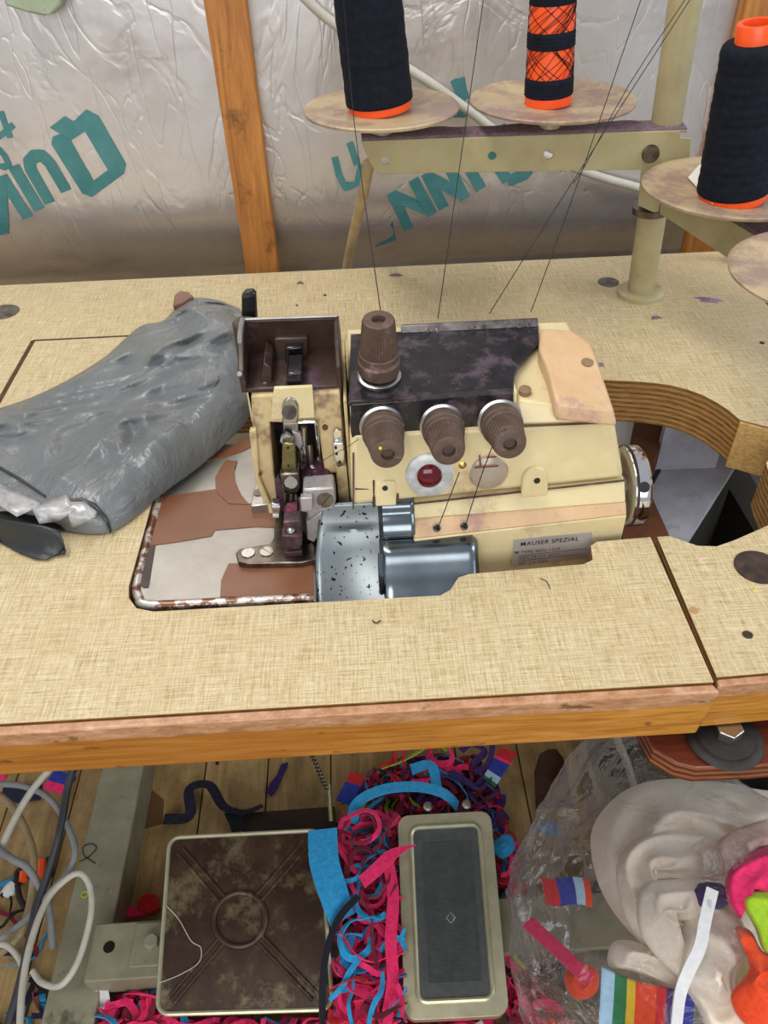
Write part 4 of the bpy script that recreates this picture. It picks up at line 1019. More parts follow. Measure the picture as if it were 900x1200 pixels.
# lean found from the seen top centre
best = None
for k in range(60):
    h = .08+k*.002; yy = c3.y
    q = PY(886, 42, yy)
q = PY(886, 40, c3.y-.004); a3 = (q-c3).normalized(); h3 = (q-c3).length
cone('thread_cone', 'full navy thread cone with orange top on the right dish near the camera', c3, a3, 40*zdep(c3)/FPX, 37*zdep(q)/FPX, h3)
bm = B(); lathe(bm, P(868, 205, d3.z), a3, [(.0, 0)], 3) if False else None
bm.free() if False else None
bm = B(); hexa(bm, [P(806,208,.137), P(822,190,.137), P(840,212,.139), P(835,240,.138)], [P(806,208,.1378), P(822,190,.1378), P(840,212,.1398), P(835,240,.1388)])
tag(obj('paper_slip', bm, PAPER), 'small off-white paper slip tucked under the right navy cone', 'paper')

# threads down to the machine
def strand(pts, lab, r=.00033):
    bm = B(); tube(bm, pts, r, 5, 3); tag(obj('sewing_thread', bm, THREAD), lab, 'thread', 'threads running to the machine')
strand([PY(398,-60,.40), PY(415,143,.375), P(446,364,.146)], 'black thread falling past the left navy cone to the upright brown knob')
strand([PY(575,-60,.40), topz(513,386)+V((0,0,.008))], 'black thread running down between the left and middle spool dishes')
strand([PY(820,-18,.40), PY(655,238,.30), topz(573,380)+V((0,0,.008))], 'black thread slanting from the top of the post across the spool arm')
strand([PY(816,-20,.405), PY(738,98,.36), PY(688,190,.305), PY(672,215,.30)], 'loose doubled black strand beside the slanting thread near the post')
strand([PY(768,-50,.40), PY(684,195,.32), topz(621,378)+V((0,0,.008))], 'black thread from above the middle dish crossing to the right end of the guide rail')
strand([P(541,543,.052)+V((0,-.002,0)), PY(530,575,.118), P(513,619,.0215)], 'short black thread on machine front from brass eyelet down to left eyelet')
strand([PY(590,490,.132), PY(566,552,.117), P(545,617,.0215)], 'short black thread on machine front crossing the round clear cap')
strand([PY(374,542,.140), PY(391,532,.142), PY(405,525,.141), PY(420,515,.137)], 'fine dark thread looped across the machine head guide', .0002)

# ------------------------------------------------------------------ cables on the wall side
def cable(name, lab, pts, r, m, r1=None, cat='cable', group=None, sm=8):
    bm = B(); tube(bm, pts, r, 12, sm, r1=r1); return tag(obj(name, bm, m, smooth=True), lab, cat, group)
WC = WY-.012
cable('white_cable', 'white cable sagging along the foil wall behind the spool dishes', [PY(335,-25,WC), PY(372,12,WC), PY(395,30,WC), PY(440,60,WC), PY(482,83,WC), PY(520,108,WC), PY(550,130,WC), PY(600,165,WC), PY(690,203,WC), PY(755,222,WC), PY(800,240,WC), PY(850,300,WC-.02), PY(880,345,WC-.02)], .0048, CABW)
cable('cream_cord', 'cream cord hanging from the spool arm end down behind the table', [PY(432,192,.462), PY(424,235,.53), PY(414,275,.58), PY(405,321,.62), PY(402,345,.63)], .0052, simple('cream_cord', 'A8946A', 'C2B08A', .5, scale=30))
cable('white_trunking', 'tapering white cable sleeve behind the right back corner of table', [P(824,261,.05), P(838,277,.03), P(854,293,.012), P(864,308,-.002), P(870,330,-.03)], .0018, PAPER, r1=.0085)
bm = B(); prism(bm, [P(877,322,-.03), P(893,348,-.03), P(960,425,-.03), P(1010,425,-.03), P(960,300,-.03)], (0, 0, -.169)); 
o = tag(obj('equipment_case', bm, simple('grey_case', 'A09A92', 'B4AEA6', .6)), 'grey equipment case just beyond the right edge of table', 'case')
bm = B(); 
for a, b in (((877,322),(893,348)), ((893,348),(960,425))): tube(bm, [P(*a, -.028), P(*b, -.028)], .004, 8)
q_ = obj('edge_strip', bm, BLACK); q_.parent = o
# pale green plastic clip on the wall, top left
bm = B(); pts = [(8,-30),(14,2),(40,10),(60,14),(70,11),(78,2),(86,-30)]
prism(bm, [PY(a, b, WY-.001) for a, b in pts], (0, -.022, 0)); gc = tag(obj('wall_bracket', bm, GREENP, bevel=.003, seg=3), 'pale green plastic bracket on foil wall at the top left', 'bracket')
bm = B(); stroke(bm, [PY(56,-30,WY-.0235), PY(52,11,WY-.0235)], .0022, V((0,-1,0)), .001); stroke(bm, [PY(24,-30,WY-.0235), PY(26,4,WY-.0235)], .0012, V((0,-1,0)), .001)
q_ = obj('groove', bm, BLACK); q_.parent = gc

# ------------------------------------------------------------------ seen through the cut-out
cab = thing('motor_cabinet', 'pale grey topped motor cabinet seen through the table cut-out', 'cabinet', (.36, .40, FLOOR))
GZ = -.20
tp2 = [P(760,577,GZ), P(785,630,GZ), P(801,640,GZ), P(866,538,GZ), P(858,500,GZ), P(800,462,GZ), P(742,466,GZ)]
bm = B(); prism(bm, [p-V((0,0,.0121)) for p in tp2], (0, 0, -(GZ-.0121-FLOOR))*1 if False else (0, 0, FLOOR-GZ+.0121)); part('cabinet_body', bm, simple('dark_olive_paint', '1C1A14', '262318', .6, scale=30), cab)
bm = B(); prism(bm, tp2, (0, 0, -.012)); ct = part('cabinet_top', bm, WHITEP, cab, label='pale grey dusty lid')
bm = B(); box(bm, (.325, .428, GZ+.0005), (.394, .436, -.045)); part('upright_panel', bm, WHITEP, cab)
bm = B(); box(bm, (.445, .26, FLOOR), (.66, .56, -.27)); part('dark_filler_box', bm, MT['dark_olive_paint'], cab)  # dark box added to keep the view past the cabinet dark
bm = B(); tube(bm, [P(797,497,GZ+.0005), P(784,528,GZ+.0005), P(764,566,GZ+.0005)], .0025, 6); part('lid_groove', bm, BLACK, ct)
bm = B(); prism(bm, [P(a, b, -.165) for a, b in ((744,492),(784,492),(768,538),(764,562),(763,580),(790,640),(730,640),(730,560))], (0, 0, -.03))
o = obj('wooden_shelf', bm, REDW); tag(o, 'reddish brown wooden board seen under cut-out beside handwheel', 'board')
bm = B(); bmesh.ops.create_icosphere(bm, subdivisions=3, radius=.028, matrix=Matrix.Translation(P(737,505,-.215)))
for v in bm.verts: v.co += V((1,1,1))*.006*noise.noise(v.co*60)
tag(obj('white_rag', bm, WHITEF, smooth=True), 'white rag bundle on the board behind handwheel in the cut-out', 'rag')

# ------------------------------------------------------------------ under the table: pedals
def pedal_frame(px4, z4):
    return [P(a, b, z) for (a, b), z in zip(px4, z4)]
def lerp4(c, u, v, h=0.0, nrm=V((0,0,1))):
    a = c[0]+(c[1]-c[0])*u; b = c[3]+(c[2]-c[3])*u; return a+(b-a)*v+nrm*h
def rounded(c, r, n=6, h=0.0, nrm=V((0,0,1)), inset=0.0):
    wx = (c[1]-c[0]).length; wy = (c[3]-c[0]).length; out = []
    rr_ = r
    for (cx, cy, a0) in ((inset+rr_, inset+rr_, pi), (wx-inset-rr_, inset+rr_, 1.5*pi), (wx-inset-rr_, wy-inset-rr_, 0), (inset+rr_, wy-inset-rr_, .5*pi)):
        for k in range(n+1):
            a = a0+pi/2*k/n; out.append(lerp4(c, (cx+cos(a)*rr_)/wx, (cy+sin(a)*rr_)/wy, h, nrm))
    return out
c4 = pedal_frame([(198,981),(376,972),(391,1184),(183,1190)], [-.60,-.60,-.635,-.635])
nm = (c4[1]-c4[0]).cross(c4[3]-c4[0]).normalized(); nm = nm if nm.z > 0 else -nm
ped = thing('treadle_pedal', 'large square brown-painted metal foot pedal embossed with circle and cross', 'pedal', (c4[0]+c4[2])/2)
bm = B(); o_ = rounded(c4, .014, nrm=nm); prism(bm, o_, -nm*.012)
pp = part('pedal_plate', bm, PEDM, ped, bevel=.003, seg=3)
bm = B(); rim_ = rounded(c4, .013, h=.0004, nrm=nm, inset=.001); tube(bm, rim_+[rim_[0]], .0026, 8, 1); part('pedal_rim', bm, PEDR, pp, smooth=True, label='bare metal rim')
bm = B(); cen = lerp4(c4, .5, .5, 0, nm); u, w, d = frame_of(nm)
ring_ = [lerp4(c4, .47+.158*cos(2*pi*k/40), .51+.150*sin(2*pi*k/40), .0006, nm) for k in range(41)]
tube(bm, ring_, .0036, 8, 1)
for a in ((.08,.09),(.90,.08),(.90,.93),(.08,.93)):
    s_ = V((a[0]-.47, a[1]-.51, 0)).normalized()
    for off_ in (-.022, .022):
        pu, pv = -s_.y*off_, s_.x*off_
        tube(bm, [lerp4(c4, .47+s_.x*.155+pu, .51+s_.y*.15+pv, .0004, nm), lerp4(c4, a[0]+pu, a[1]+pv, .0004, nm)], .0024, 8, 1)
part('embossed_cross', bm, PEDM, pp, smooth=True)
bm = B(); hexa(bm, [P(300,1000,-.69), P(350,1000,-.69), P(360,1150,-.69), P(300,1150,-.69)], [P(300,1010,-.635), P(350,1010,-.635), P(360,1140,-.66), P(300,1140,-.66)]); part('pedal_bracket', bm, FRAME, ped)
cR = pedal_frame([(466,956),(575,950),(597,1190),(474,1196)], [-.60,-.60,-.635,-.635])
nm2 = (cR[1]-cR[0]).cross(cR[3]-cR[0]).normalized(); nm2 = nm2 if nm2.z > 0 else -nm2
pd2 = thing('foot_pedal', 'narrow pale green metal foot pedal with grey ribbed rubber mat', 'pedal', (cR[0]+cR[2])/2)
bm = B(); prism(bm, rounded(cR, .014, nrm=nm2), -nm2*.022); pp2 = part('pedal_plate', bm, PEDR, pd2, bevel=.004, seg=3)
bm = B(); ri = rounded(cR, .010, h=.001, nrm=nm2, inset=.0165); tube(bm, ri+[ri[0]], .0030, 8, 1); part('mat_frame', bm, PEDR, pp2, smooth=True)
bm = B(); prism(bm, rounded(cR, .009, h=.0012, nrm=nm2, inset=.018), -nm2*.002); mt_ = part('rubber_mat', bm, RIBR, pp2, label='grey rubber mat')
bm = B(); wyy = (cR[3]-cR[0]).length
NR = 74
for k in range(NR):
    v = .165+.68*k/(NR-1); tube(bm, [lerp4(cR, .25, v, .0012, nm2), lerp4(cR, .76, v, .0012, nm2)], .00115, 6, 1)
rb = part('rubber_ribs', bm, RIBR, mt_); rb['kind'] = 'stuff'
bm = B(); cc_ = lerp4(cR, .50, .55, .0016, nm2); s_ = .0052
du = (cR[1]-cR[0]).normalized(); dv = (cR[3]-cR[0]).normalized()
for sg in ((0,-1),(1,0),(0,1),(-1,0)):
    pass
dm = [cc_+du*0-dv*s_*1.1, cc_+du*s_, cc_+dv*s_*1.1, cc_-du*s_]; tube(bm, dm+[dm[0], dm[1]], .0008, 6, 1); part('diamond_emblem', bm, CHROME, mt_)
bm = B()
for u_ in (.33, .75): lathe(bm, lerp4(cR, u_, -.045, -.004, nm2), nm2, [(.006, -.01), (.006, .004), (.004, .006), (.001, .0062)], 16)
part('hinge_bolt', bm, STEEL, pd2, smooth=True)
bm = B(); hexa(bm, [P(500,1000,-.69), P(550,1000,-.69), P(560,1150,-.69), P(500,1150,-.69)], [P(500,1010,-.642), P(550,1010,-.642), P(560,1140,-.665), P(500,1140,-.665)]); part('pedal_bracket', bm, FRAME, pd2)
# pull rod and chain to the left pedal
rodb, rodt = P(388,962,-.60), P(386,905,-.56)
bm = B(); tube(bm, [rodb, P(385,918,-.575)], .0032, 10, 2); rd = tag(obj('pull_rod', bm, OLIVE, smooth=True), 'short olive pull rod rising behind the square pedal', 'rod')
bm = B(); a_, b_ = P(383,925,-.57), P(358,868,-.42)
for k in range(26):
    c0 = a_+(b_-a_)*(k+.5)/26; dd = (b_-a_).normalized(); u, w, d = frame_of(dd); s1 = u if k % 2 else w
    pts = [c0+dd*.0042*cos(t)+s1*.0022*sin(t) for t in [2*pi*i/10 for i in range(11)]]; tube(bm, pts, .0008, 5, 1)
tag(obj('pull_chain', bm, STEELD), 'fine grey chain hanging from the table to the pull rod', 'chain')

# dark strip painted in place of the shaded floor gap, and floor tape
bm = B(); prism(bm, [P(284,953,-.742), P(392,945,-.742), P(392,1000,-.742), P(284,1000,-.742)], (0, 0, -.008)); tag(obj('gap_shade_strip', bm, simple('dark_gap_shade', '2A1C10', '3E2A18', .7, scale=20)), 'dark brown strip standing for the shaded floor gap behind the square pedal', 'shade strip')
bm = B(); prism(bm, [P(a, b, FLOOR+.0015) for a, b in ((632,884),(642,878),(652,878),(660,888),(664,905),(672,945),(628,948),(626,905))], (0, 0, -.0014))
tag(obj('floor_tape', bm, simple('shiny_brown_tape', '3A2018', '52301F', .08, scale=20)), 'glossy brown parcel tape strip stuck on the floor behind plastic bag', 'tape')
bm = B(); prism(bm, [P(a, b, FLOOR+.0015) for a, b in ((160,935),(178,926),(192,938),(190,965),(165,972),(155,955))], (0, 0, -.0014))
tag(obj('floor_tape', bm, simple('matt_brown_tape', '5A3E24', '6E4E30', .4, scale=20)), 'faded brown tape scrap on floorboards beside the left steel foot', 'tape')

# ------------------------------------------------------------------ fabric offcuts
def inpoly(x, y, pl):
    c = False; j = len(pl)-1
    for i in range(len(pl)):
        xi, yi = pl[i]; xj, yj = pl[j]
        if (yi > y) != (yj > y) and x < (xj-xi)*(y-yi)/(yj-yi)+xi: c = not c
        j = i
    return c
def sample(pl):
    xs = [p[0] for p in pl]; ys = [p[1] for p in pl]
    while True:
        x, y = random.uniform(min(xs), max(xs)), random.uniform(min(ys), max(ys))
        if inpoly(x, y, pl): return x, y
def pile(name, lab, poly, n_, mats, wts, zlo, zhi, seed, wid=(.004, .009), ln=(.05, .16)):
    random.seed(seed); bm = B()
    for k in range(n_):
        x, y = sample(poly); z = random.uniform(zlo, zhi); p = P(x, y, z); L = random.uniform(*ln); stp = .011
        a = random.uniform(0, 2*pi); curl = random.uniform(-.9, .9); pts = [p.copy()]; q = p.copy()
        for i in range(int(L/stp)):
            a += curl*.55+random.uniform(-.5, .5); q = q+V((cos(a)*stp, sin(a)*stp, random.uniform(-.004, .004)))
            q.z = max(FLOOR+.004, min(zhi+.006, q.z)); 
            tx, ty = topx(q)
            if not inpoly(tx, ty, poly): break
            pts.append(q.copy())
        if len(pts) < 3: continue
        mi = random.choices(range(len(mats)), wts)[0]
        ribbon(bm, pts, random.uniform(*wid), .0012, twist=random.uniform(-2, 2), sm=3, mi=mi, phase=random.uniform(-1.2, 1.2))
    o = obj(name, bm, mats, smooth=True, angle=50); tag(o, lab, 'fabric offcuts', kind='stuff'); return o
PA = [(395,945),(430,905),(470,885),(560,885),(590,930),(600,990),(560,960),(466,960)]
PB = [(398,945),(470,950),(480,1205),(380,1215),(392,1100),(386,1010)]
PC = [(115,1172),(150,1160),(190,1160),(220,1195),(400,1190),(480,1198),(600,1196),(600,1230),(100,1230)]
PD = [(572,950),(600,960),(620,1040),(600,1100),(640,1165),(720,1230),(590,1230),(594,1190),(578,1000)]
pile('fabric_scraps', 'tangled hot pink and blue fleece offcuts heaped between the two pedals', PB, 420, [PINK, BLUE, RED, MAROON, NAVYF, LIME], [60, 14, 6, 12, 5, 2], -.72, -.60, 11)
pile('fabric_scraps', 'mixed blue purple and pink fleece offcuts behind the narrow pedal', PA, 260, [PURP, BLUE, PINK, MAROON, NAVYF, RED, LIME, YEL], [28, 14, 22, 14, 14, 6, 3, 2], -.735, -.66, 12)
pile('fabric_scraps', 'hot pink fleece offcuts along the front below the pedals', PC, 420, [PINK, MAROON, BLUE, WHITEF], [75, 14, 8, 2], -.735, -.69, 13)
pile('fabric_scraps', 'pink red and blue fleece offcuts between narrow pedal and clear bag', PD, 260, [PINK, BLUE, MAROON, RED, PURP, ORF, LIME], [45, 10, 18, 14, 8, 3, 2], -.735, -.66, 14)
PE = [(0,1195),(0,1060),(40,1080),(70,1140),(60,1230),(-20,1230)]
pile('fabric_scraps', 'few blue black and brown scraps on floor left of the steel foot', [(-5,1000),(50,1010),(80,1120),(70,1230),(-10,1230)], 26, [NAVYF, BLUE, RUBBER, MAROON], [4, 3, 4, 1], -.745, -.738, 15)
# mound beneath the tangle
def mound(name, lab, poly, m, h):
    bm = B(); random.seed(3); cx = sum(p[0] for p in poly)/len(poly); cy = sum(p[1] for p in poly)/len(poly); rings_ = []
    for s in (1, .85, .6, .3):
        rings_.append([])
        for i in range(len(poly)):
            a, b = poly[i], poly[(i+1) % len(poly)]
            for t in (0, .5):
                x = a[0]+(b[0]-a[0])*t; y = a[1]+(b[1]-a[1])*t; z = FLOOR+.001+h*(0 if s == 1 else (.6 if s == .85 else 1))*(1+.3*noise.noise(V((x*.05, y*.05, 1))))
                rings_[-1].append(bm.verts.new(P(cx+(x-cx)*s, cy+(y-cy)*s, z)))
    for A_, B_ in zip(rings_, rings_[1:]):
        for i in range(len(A_)): j = (i+1) % len(A_); bm.faces.new([A_[i], A_[j], B_[j], B_[i]])
    bm.faces.new(rings_[-1]); o = obj(name, bm, m, smooth=True); return tag(o, lab, 'fabric', kind='stuff')
mound('fabric_heap', 'dark crimson fleece packed under the tangle between the pedals', [(400,960),(465,962),(475,1190),(392,1190)], MAROON, .05)
mound('fabric_heap', 'dark crimson fleece packed under the front offcuts', [(140,1180),(190,1170),(330,1200),(600,1205),(600,1240),(130,1240)], MAROON, .025)
mound('fabric_heap', 'dark fleece packed behind the narrow pedal', [(430,925),(470,905),(560,905),(575,950),(470,958)], NAVYF, .02)
mound('fabric_heap', 'dark crimson fleece packed right of the narrow pedal', [(580,1000),(605,1060),(640,1160),(700,1230),(600,1230)], MAROON, .03)
# single pieces
def strip_(name, lab, pts, w, m, twist=0, phase=0, taper=False, t=.0015, n0=V((0,0,1)), cat='fabric strip'):
    bm = B(); ribbon(bm, pts, w, t, n0, twist, 7, 0, taper, phase); return tag(obj(name, bm, m, smooth=True, angle=50), lab, cat)
strip_('fabric_strip', 'wide bright blue fleece piece draped over the square pedal corner', [P(378,972,-.585), P(380,1010,-.583), P(392,1050,-.588), P(402,1078,-.60)], .036, BLUE, twist=.5)
strip_('fabric_strip', 'long bright blue fleece strip arching over the scraps behind pedals', [P(412,965,-.62), P(420,940,-.61), P(450,925,-.60), P(490,922,-.60), P(520,930,-.61), P(536,945,-.63)], .016, BLUE, phase=.2)
strip_('fabric_strip', 'folded blue fleece strip pointing up near the chequered scrap', [P(482,902,-.63), P(505,897,-.625), P(514,925,-.63), P(535,938,-.64)], .016, BLUE, twist=1)
strip_('fabric_strip', 'pink fleece strip lying across the left edge of narrow pedal', [P(424,1034,-.60), P(440,1020,-.59), P(462,1000,-.588), P(487,990,-.592)], .016, PINK, taper=True)
strip_('fabric_strip', 'long pink fleece strip running down beside the narrow pedal', [P(455,1010,-.60), P(461,1050,-.60), P(458,1100,-.60), P(460,1150,-.61), P(452,1200,-.62)], .014, PINK, twist=.6)
strip_('fabric_tape', 'black fabric tape trailing over the right edge of square pedal', [P(420,1050,-.585), P(398,1075,-.585), P(384,1110,-.59), P(378,1150,-.60), P(378,1210,-.63)], .008, BLK, twist=.7)
strip_('fabric_strip', 'loop of coral pink fleece near the table edge behind pedals', [P(500,888,-.66), P(512,868,-.655), P(528,878,-.65), P(528,893,-.655), P(510,894,-.66), P(501,880,-.66)], .010, PINK, phase=1.0)
strip_('fabric_strip', 'curled lime fleece strip among the scraps behind the pedals', [P(448,900,-.67), P(470,892,-.66), P(492,880,-.66), P(510,868,-.66), P(524,880,-.665)], .011, LIME, phase=.8)
strip_('fabric_strip', 'small red loop of fleece left of the lime strip', [P(464,895,-.66), P(462,874,-.65), P(472,870,-.65), P(474,900,-.66)], .008, RED, phase=1)
for k, (pts, w) in enumerate([([(540,880),(552,872),(568,880),(556,896),(566,912),(552,925)], .010), ([(560,868),(576,870),(572,895),(556,905)], .009), ([(528,905),(545,915),(562,925),(575,912)], .012)]):
    strip_('fabric_strip', ['zigzag dark purple fleece strip behind the narrow pedal', 'short purple fleece strip tucked under the table edge', 'purple fleece strip curving below the striped scrap'][k], [P(a, b, -.66+.003*k) for a, b in pts], w, PURP, twist=1.2)
def striped(name, lab, c, ms, cuts, thick=.002, z=0):
    bm = B()
    for i in range(len(cuts)-1):
        a, b = cuts[i], cuts[i+1]; q4 = [lerp4(c, a, 0), lerp4(c, b, 0), lerp4(c, b, 1), lerp4(c, a, 1)]; hexa(bm, q4, [p+V((0, 0, thick)) for p in q4], i)
    return tag(obj(name, bm, ms), lab, 'fabric')
striped('striped_scrap', 'red, blue and green striped fleece scrap behind the pedals', [P(586,876,-.66), P(566,912,-.66), P(580,923,-.655), P(606,883,-.65)], [RED, PINK, ROYAL, PALEB, GREEN], [0,.28,.36,.74,.92,1])
striped('striped_scrap', 'red and royal blue fleece scrap at the left of the heap', [P(411,905,-.66), P(394,938,-.66), P(412,945,-.655), P(428,910,-.65)], [RED, ROYAL], [0,.35,1])
def blobscrap(lab, pts, m, z=FLOOR+.004, t=.003): 
    bm = B(); prism(bm, [P(a, b, z) for a, b in pts], (0, 0, t)); return tag(obj('fabric_scrap', bm, m, bevel=.001), lab, 'fabric scrap')
blobscrap('purple fleece sliver lying alone on floor left of the chain', [(312,928),(316,920),(325,908),(330,896),(338,894),(337,900),(330,914),(325,926),(318,934)], PURP)
strip_('fabric_strip', 'dark navy patterned strip looping on floor above square pedal', [P(192,960,-.74), P(222,956,-.735), P(222,925,-.73), P(245,920,-.725), P(262,945,-.73), P(285,952,-.735), P(308,944,-.735)], .016, simple('navy_patterned', '101018', '2A2440', .9, scale=160, lint='3A6A8A', lintamt=.62), twist=.8)
strip_('fabric_strip', 'short black fabric end below the navy patterned strip', [P(270,950,-.735), P(276,962,-.735), P(280,974,-.735)], .020, BLK)
blobscrap('thin navy sliver hanging near table edge above the loop strip', [(252,882),(257,882),(256,897),(253,897)], NAVYF)
blobscrap('pink fleece crumple above the pedal rail', [(138,1072),(150,1064),(165,1066),(172,1074),(150,1078)], PINK, t=.008)
blobscrap('blue fleece speck beside the left steel foot', [(144,996),(152,998),(154,1008),(146,1006)], ROYAL)
blobscrap('red fluffy scrap left of the square pedal', [(162,1060),(172,1050),(186,1052),(188,1068),(176,1074),(164,1070)], RED, t=.01)
strip_('fabric_strip', 'white fabric tail hanging below the pedal rail', [P(119,1158,-.69), P(122,1175,-.70), P(121,1196,-.715)], .014, WHITEF, taper=True)
striped('striped_scrap', 'pink and royal blue scrap on floor behind the cables', [P(52,926,-.735), P(66,905,-.73), P(90,912,-.725), P(74,932,-.735)], [PINK, ROYAL], [0,.4,1], .008)
blobscrap('magenta scrap on floor at the far left edge', [(0,908),(8,904),(7,914),(0,916)], PINK)
blobscrap('navy fleece lying behind the cables at far left', [(5,925),(50,920),(48,938),(20,942),(2,936)], NAVYF, t=.006)
def clipp(lab, pts, m):
    bm = B(); tube(bm, [P(a, b, -.728) for a, b in pts], .006, 8, 3); tag(obj('plastic_clip', bm, m, smooth=True), lab, 'clip')
clipp('thin orange plastic piece between the cables', [(49,1008),(47,1032)], ORG)
clipp('small orange plastic piece left of the thin orange one', [(28,1022),(27,1032)], ORG)
bm = B(); tube(bm, [P(50,1022,-.735), P(58,1005,-.735), P(57,1028,-.735), P(22,1020,-.735), P(22,1048,-.735), P(30,1065,-.735)], .004, 8); tag(obj('black_cord_end', bm, RUBBER, smooth=True), 'short black cord end wound around the orange pieces', 'cord')
bm = B(); bmesh.ops.create_icosphere(bm, subdivisions=2, radius=.010, matrix=Matrix.Translation(P(12,1043,-.738)))
for v in bm.verts: v.co += V((1,1,1))*.005*noise.noise(v.co*120)
tag(obj('fabric_scrap', bm, WHITEF, smooth=True), 'crumpled white and pink scrap under the cables at far left', 'fabric scrap')
p_ = P(99, 1048, -.689); bm = B(); tube(bm, [p_+V((.004*cos(t), .004*sin(t), 0)) for t in [2*pi*i/12 for i in range(13)]], .001, 6, 1); tag(obj('rubber_ring', bm, LIME), 'tiny lime green ring on the left steel foot', 'ring')
bm = B(); tube(bm, [P(x, y, -.6885) for x, y in ((93,1010),(104,1004),(113,994),(108,989),(98,992),(98,1002),(106,1008),(112,1012))], .0006, 5, 5); tag(obj('thread_curl', bm, THREAD), 'loose dark thread curl on the left steel foot', 'thread')
bm = B(); tube(bm, [lerp4(c4, a, b, .0024, nm) for a, b in ((.02,.42),(.10,.50),(.18,.62),(.24,.66),(.23,.74),(.12,.80),(.0,.84))], .0006, 5, 5); tag(obj('thread_curl', bm, CABW), 'loose pale thread curl on the left of square pedal', 'thread')

# cables at the left
CZ = -.66
def zz(L): return [P(a, b, z) for a, b, z in L]
G_ = 'cables tangled left of the steel foot'
cable('power_cable', 'cream cable slanting down from table edge to the far left', zz([(78,880,-.55),(60,900,-.58),(35,930,-.60),(10,975,-.62),(-12,1030,-.64)]), 0.0047, CABW)
cable('power_cable', 'pale cable hoop curving over the steel foot near the top left', zz([(-12,918,-.60),(30,922,-.60),(62,940,-.60),(86,985,-.60),(84,1015,-.61),(62,1042,-.63),(30,1078,-.66),(-10,1108,-.70)]), 0.0041, CABG)
cable('power_cable', 'pale grey-white cable forming a long upright loop over the steel foot', zz([(22,1230,-.60),(26,1160,-.60),(36,1105,-.60),(55,1055,-.60),(78,1030,-.60),(95,1024,-.60),(106,1042,-.61),(106,1075,-.62),(92,1125,-.635),(72,1154,-.645),(50,1152,-.65),(38,1138,-.65)]), 0.0039, CABW)
cable('power_cable', 'beige cable bowing down the far left of the floor', zz([(-10,925,-.68),(18,950,-.68),(38,995,-.68),(38,1040,-.69),(30,1080,-.70),(20,1100,-.71),(-10,1125,-.71)]), .005, simple('beige_cable', '8E7A58', 'A89470', .5))
cable('power_cable', 'blue-grey cable crossing from the left edge to the dark cable', zz([(-10,990,-.62),(15,1007,-.62),(32,1017,-.625),(48,1042,-.64),(57,1064,-.66),(62,1110,-.70)]), 0.0047, CABG)
cable('power_cable', 'thick dark grey cable running down the left of the steel foot', zz([(92,884,-.56),(80,920,-.58),(70,975,-.60),(56,1025,-.625),(42,1065,-.64),(32,1115,-.65),(20,1165,-.66),(5,1215,-.67)]), 0.0049, CABD)
cable('power_cable', 'short cream cable curve at the bottom left corner', zz([(-10,1108,-.66),(8,1108,-.66),(24,1126,-.665),(30,1150,-.67)]), 0.0039, CABW)
cable('power_cable', 'white cable dropping behind the clear bag by the right steel foot', zz([(716,846,-.50),(724,868,-.53),(734,892,-.57),(745,930,-.62)]), .0048, CABW)

# ------------------------------------------------------------------ clear bag of fleece
def blob(name, lab, px, py, z, rx, ry, rz, m, fold=0.0, fk=9, seed=1, sub=5, cat='fabric', apex=None, squash=None, clip=FLOOR+.005):
    c = P(px, py, z); bm = B(); bmesh.ops.create_icosphere(bm, subdivisions=sub, radius=1); ap = V(apex) if apex else V((.5, .6, .6))
    for v in bm.verts:
        n_ = v.co.copy(); d = (n_-ap).length; w = noise.noise(n_*1.3+V((seed, 0, 0)))
        ph = d*fk+w*3.2; rdg = 1-abs(sin(ph))**.55
        k = 1+fold*(rdg*.9-.3)+fold*.5*noise.noise(n_*3.5+V((0, seed, 0)))+.12*noise.noise(n_*1.2+V((seed, seed, 0)))
        p = V((c.x+n_.x*rx*k, c.y+n_.y*ry*k, c.z+n_.z*rz*k)); p.z = max(clip, p.z); v.co = p
    return tag(obj(name, bm, m, smooth=True, angle=180), lab, cat)
def pillow(name, lab, out, z0, h, m, seed=1, fold=.006, fk=60, ctr=None, rings_=16, cat='fabric', p0=0.55, base=None):
    n_ = len(out); o3 = []
    pts = [V((a, b, 0)) for a, b in out]; q = [pts[-1]]+pts+pts[:2]
    for i in range(1, n_+1):                     # closed smooth outline
        for k in range(6):
            t = k/6; a, b, c_, d_ = q[i-1], q[i], q[i+1], q[(i+2) if i+2 < len(q) else 3]
            o3.append(.5*((2*b)+(c_-a)*t+(2*a-5*b+4*c_-d_)*t*t+(3*b-a-3*c_+d_)*t**3))
    cx, cy = ctr or (sum(p.x for p in o3)/len(o3), sum(p.y for p in o3)/len(o3)); bm = B(); rs = []
    def pt(p, s, z): return P(cx+(p.x-cx)*s, cy+(p.y-cy)*s, z)
    rs.append([bm.verts.new(pt(p, .9, z0-(base or h*.5))) for p in o3])
    for k in range(rings_):
        s = 1-k/rings_; dome = (1-s**2.2)**p0; row = []
        for p in o3:
            w = pt(p, s, z0); nn = noise.noise(w*7+V((seed, 0, 0)))
            ph = s*fk*.11+nn*4.5+seed; f = (1-abs(sin(ph))**.8)*fold*min(1, 4*(1-s)+.25)
            row.append(bm.verts.new(pt(p, s*(1+.05*nn), z0+h*dome+f+.35*fold*noise.noise(w*40))))
        rs.append(row)
    for A_, B_ in zip(rs, rs[1:]):
        for i in range(len(o3)): jn = (i+1) % len(o3); bm.faces.new([A_[i], A_[jn], B_[jn], B_[i]])
    bm.faces.new(rs[-1]); bm.faces.new(rs[0][::-1])
    for v in bm.verts: v.co.z = max(FLOOR+.004, v.co.z)
    return tag(obj(name, bm, m, smooth=True, angle=180), lab, cat)
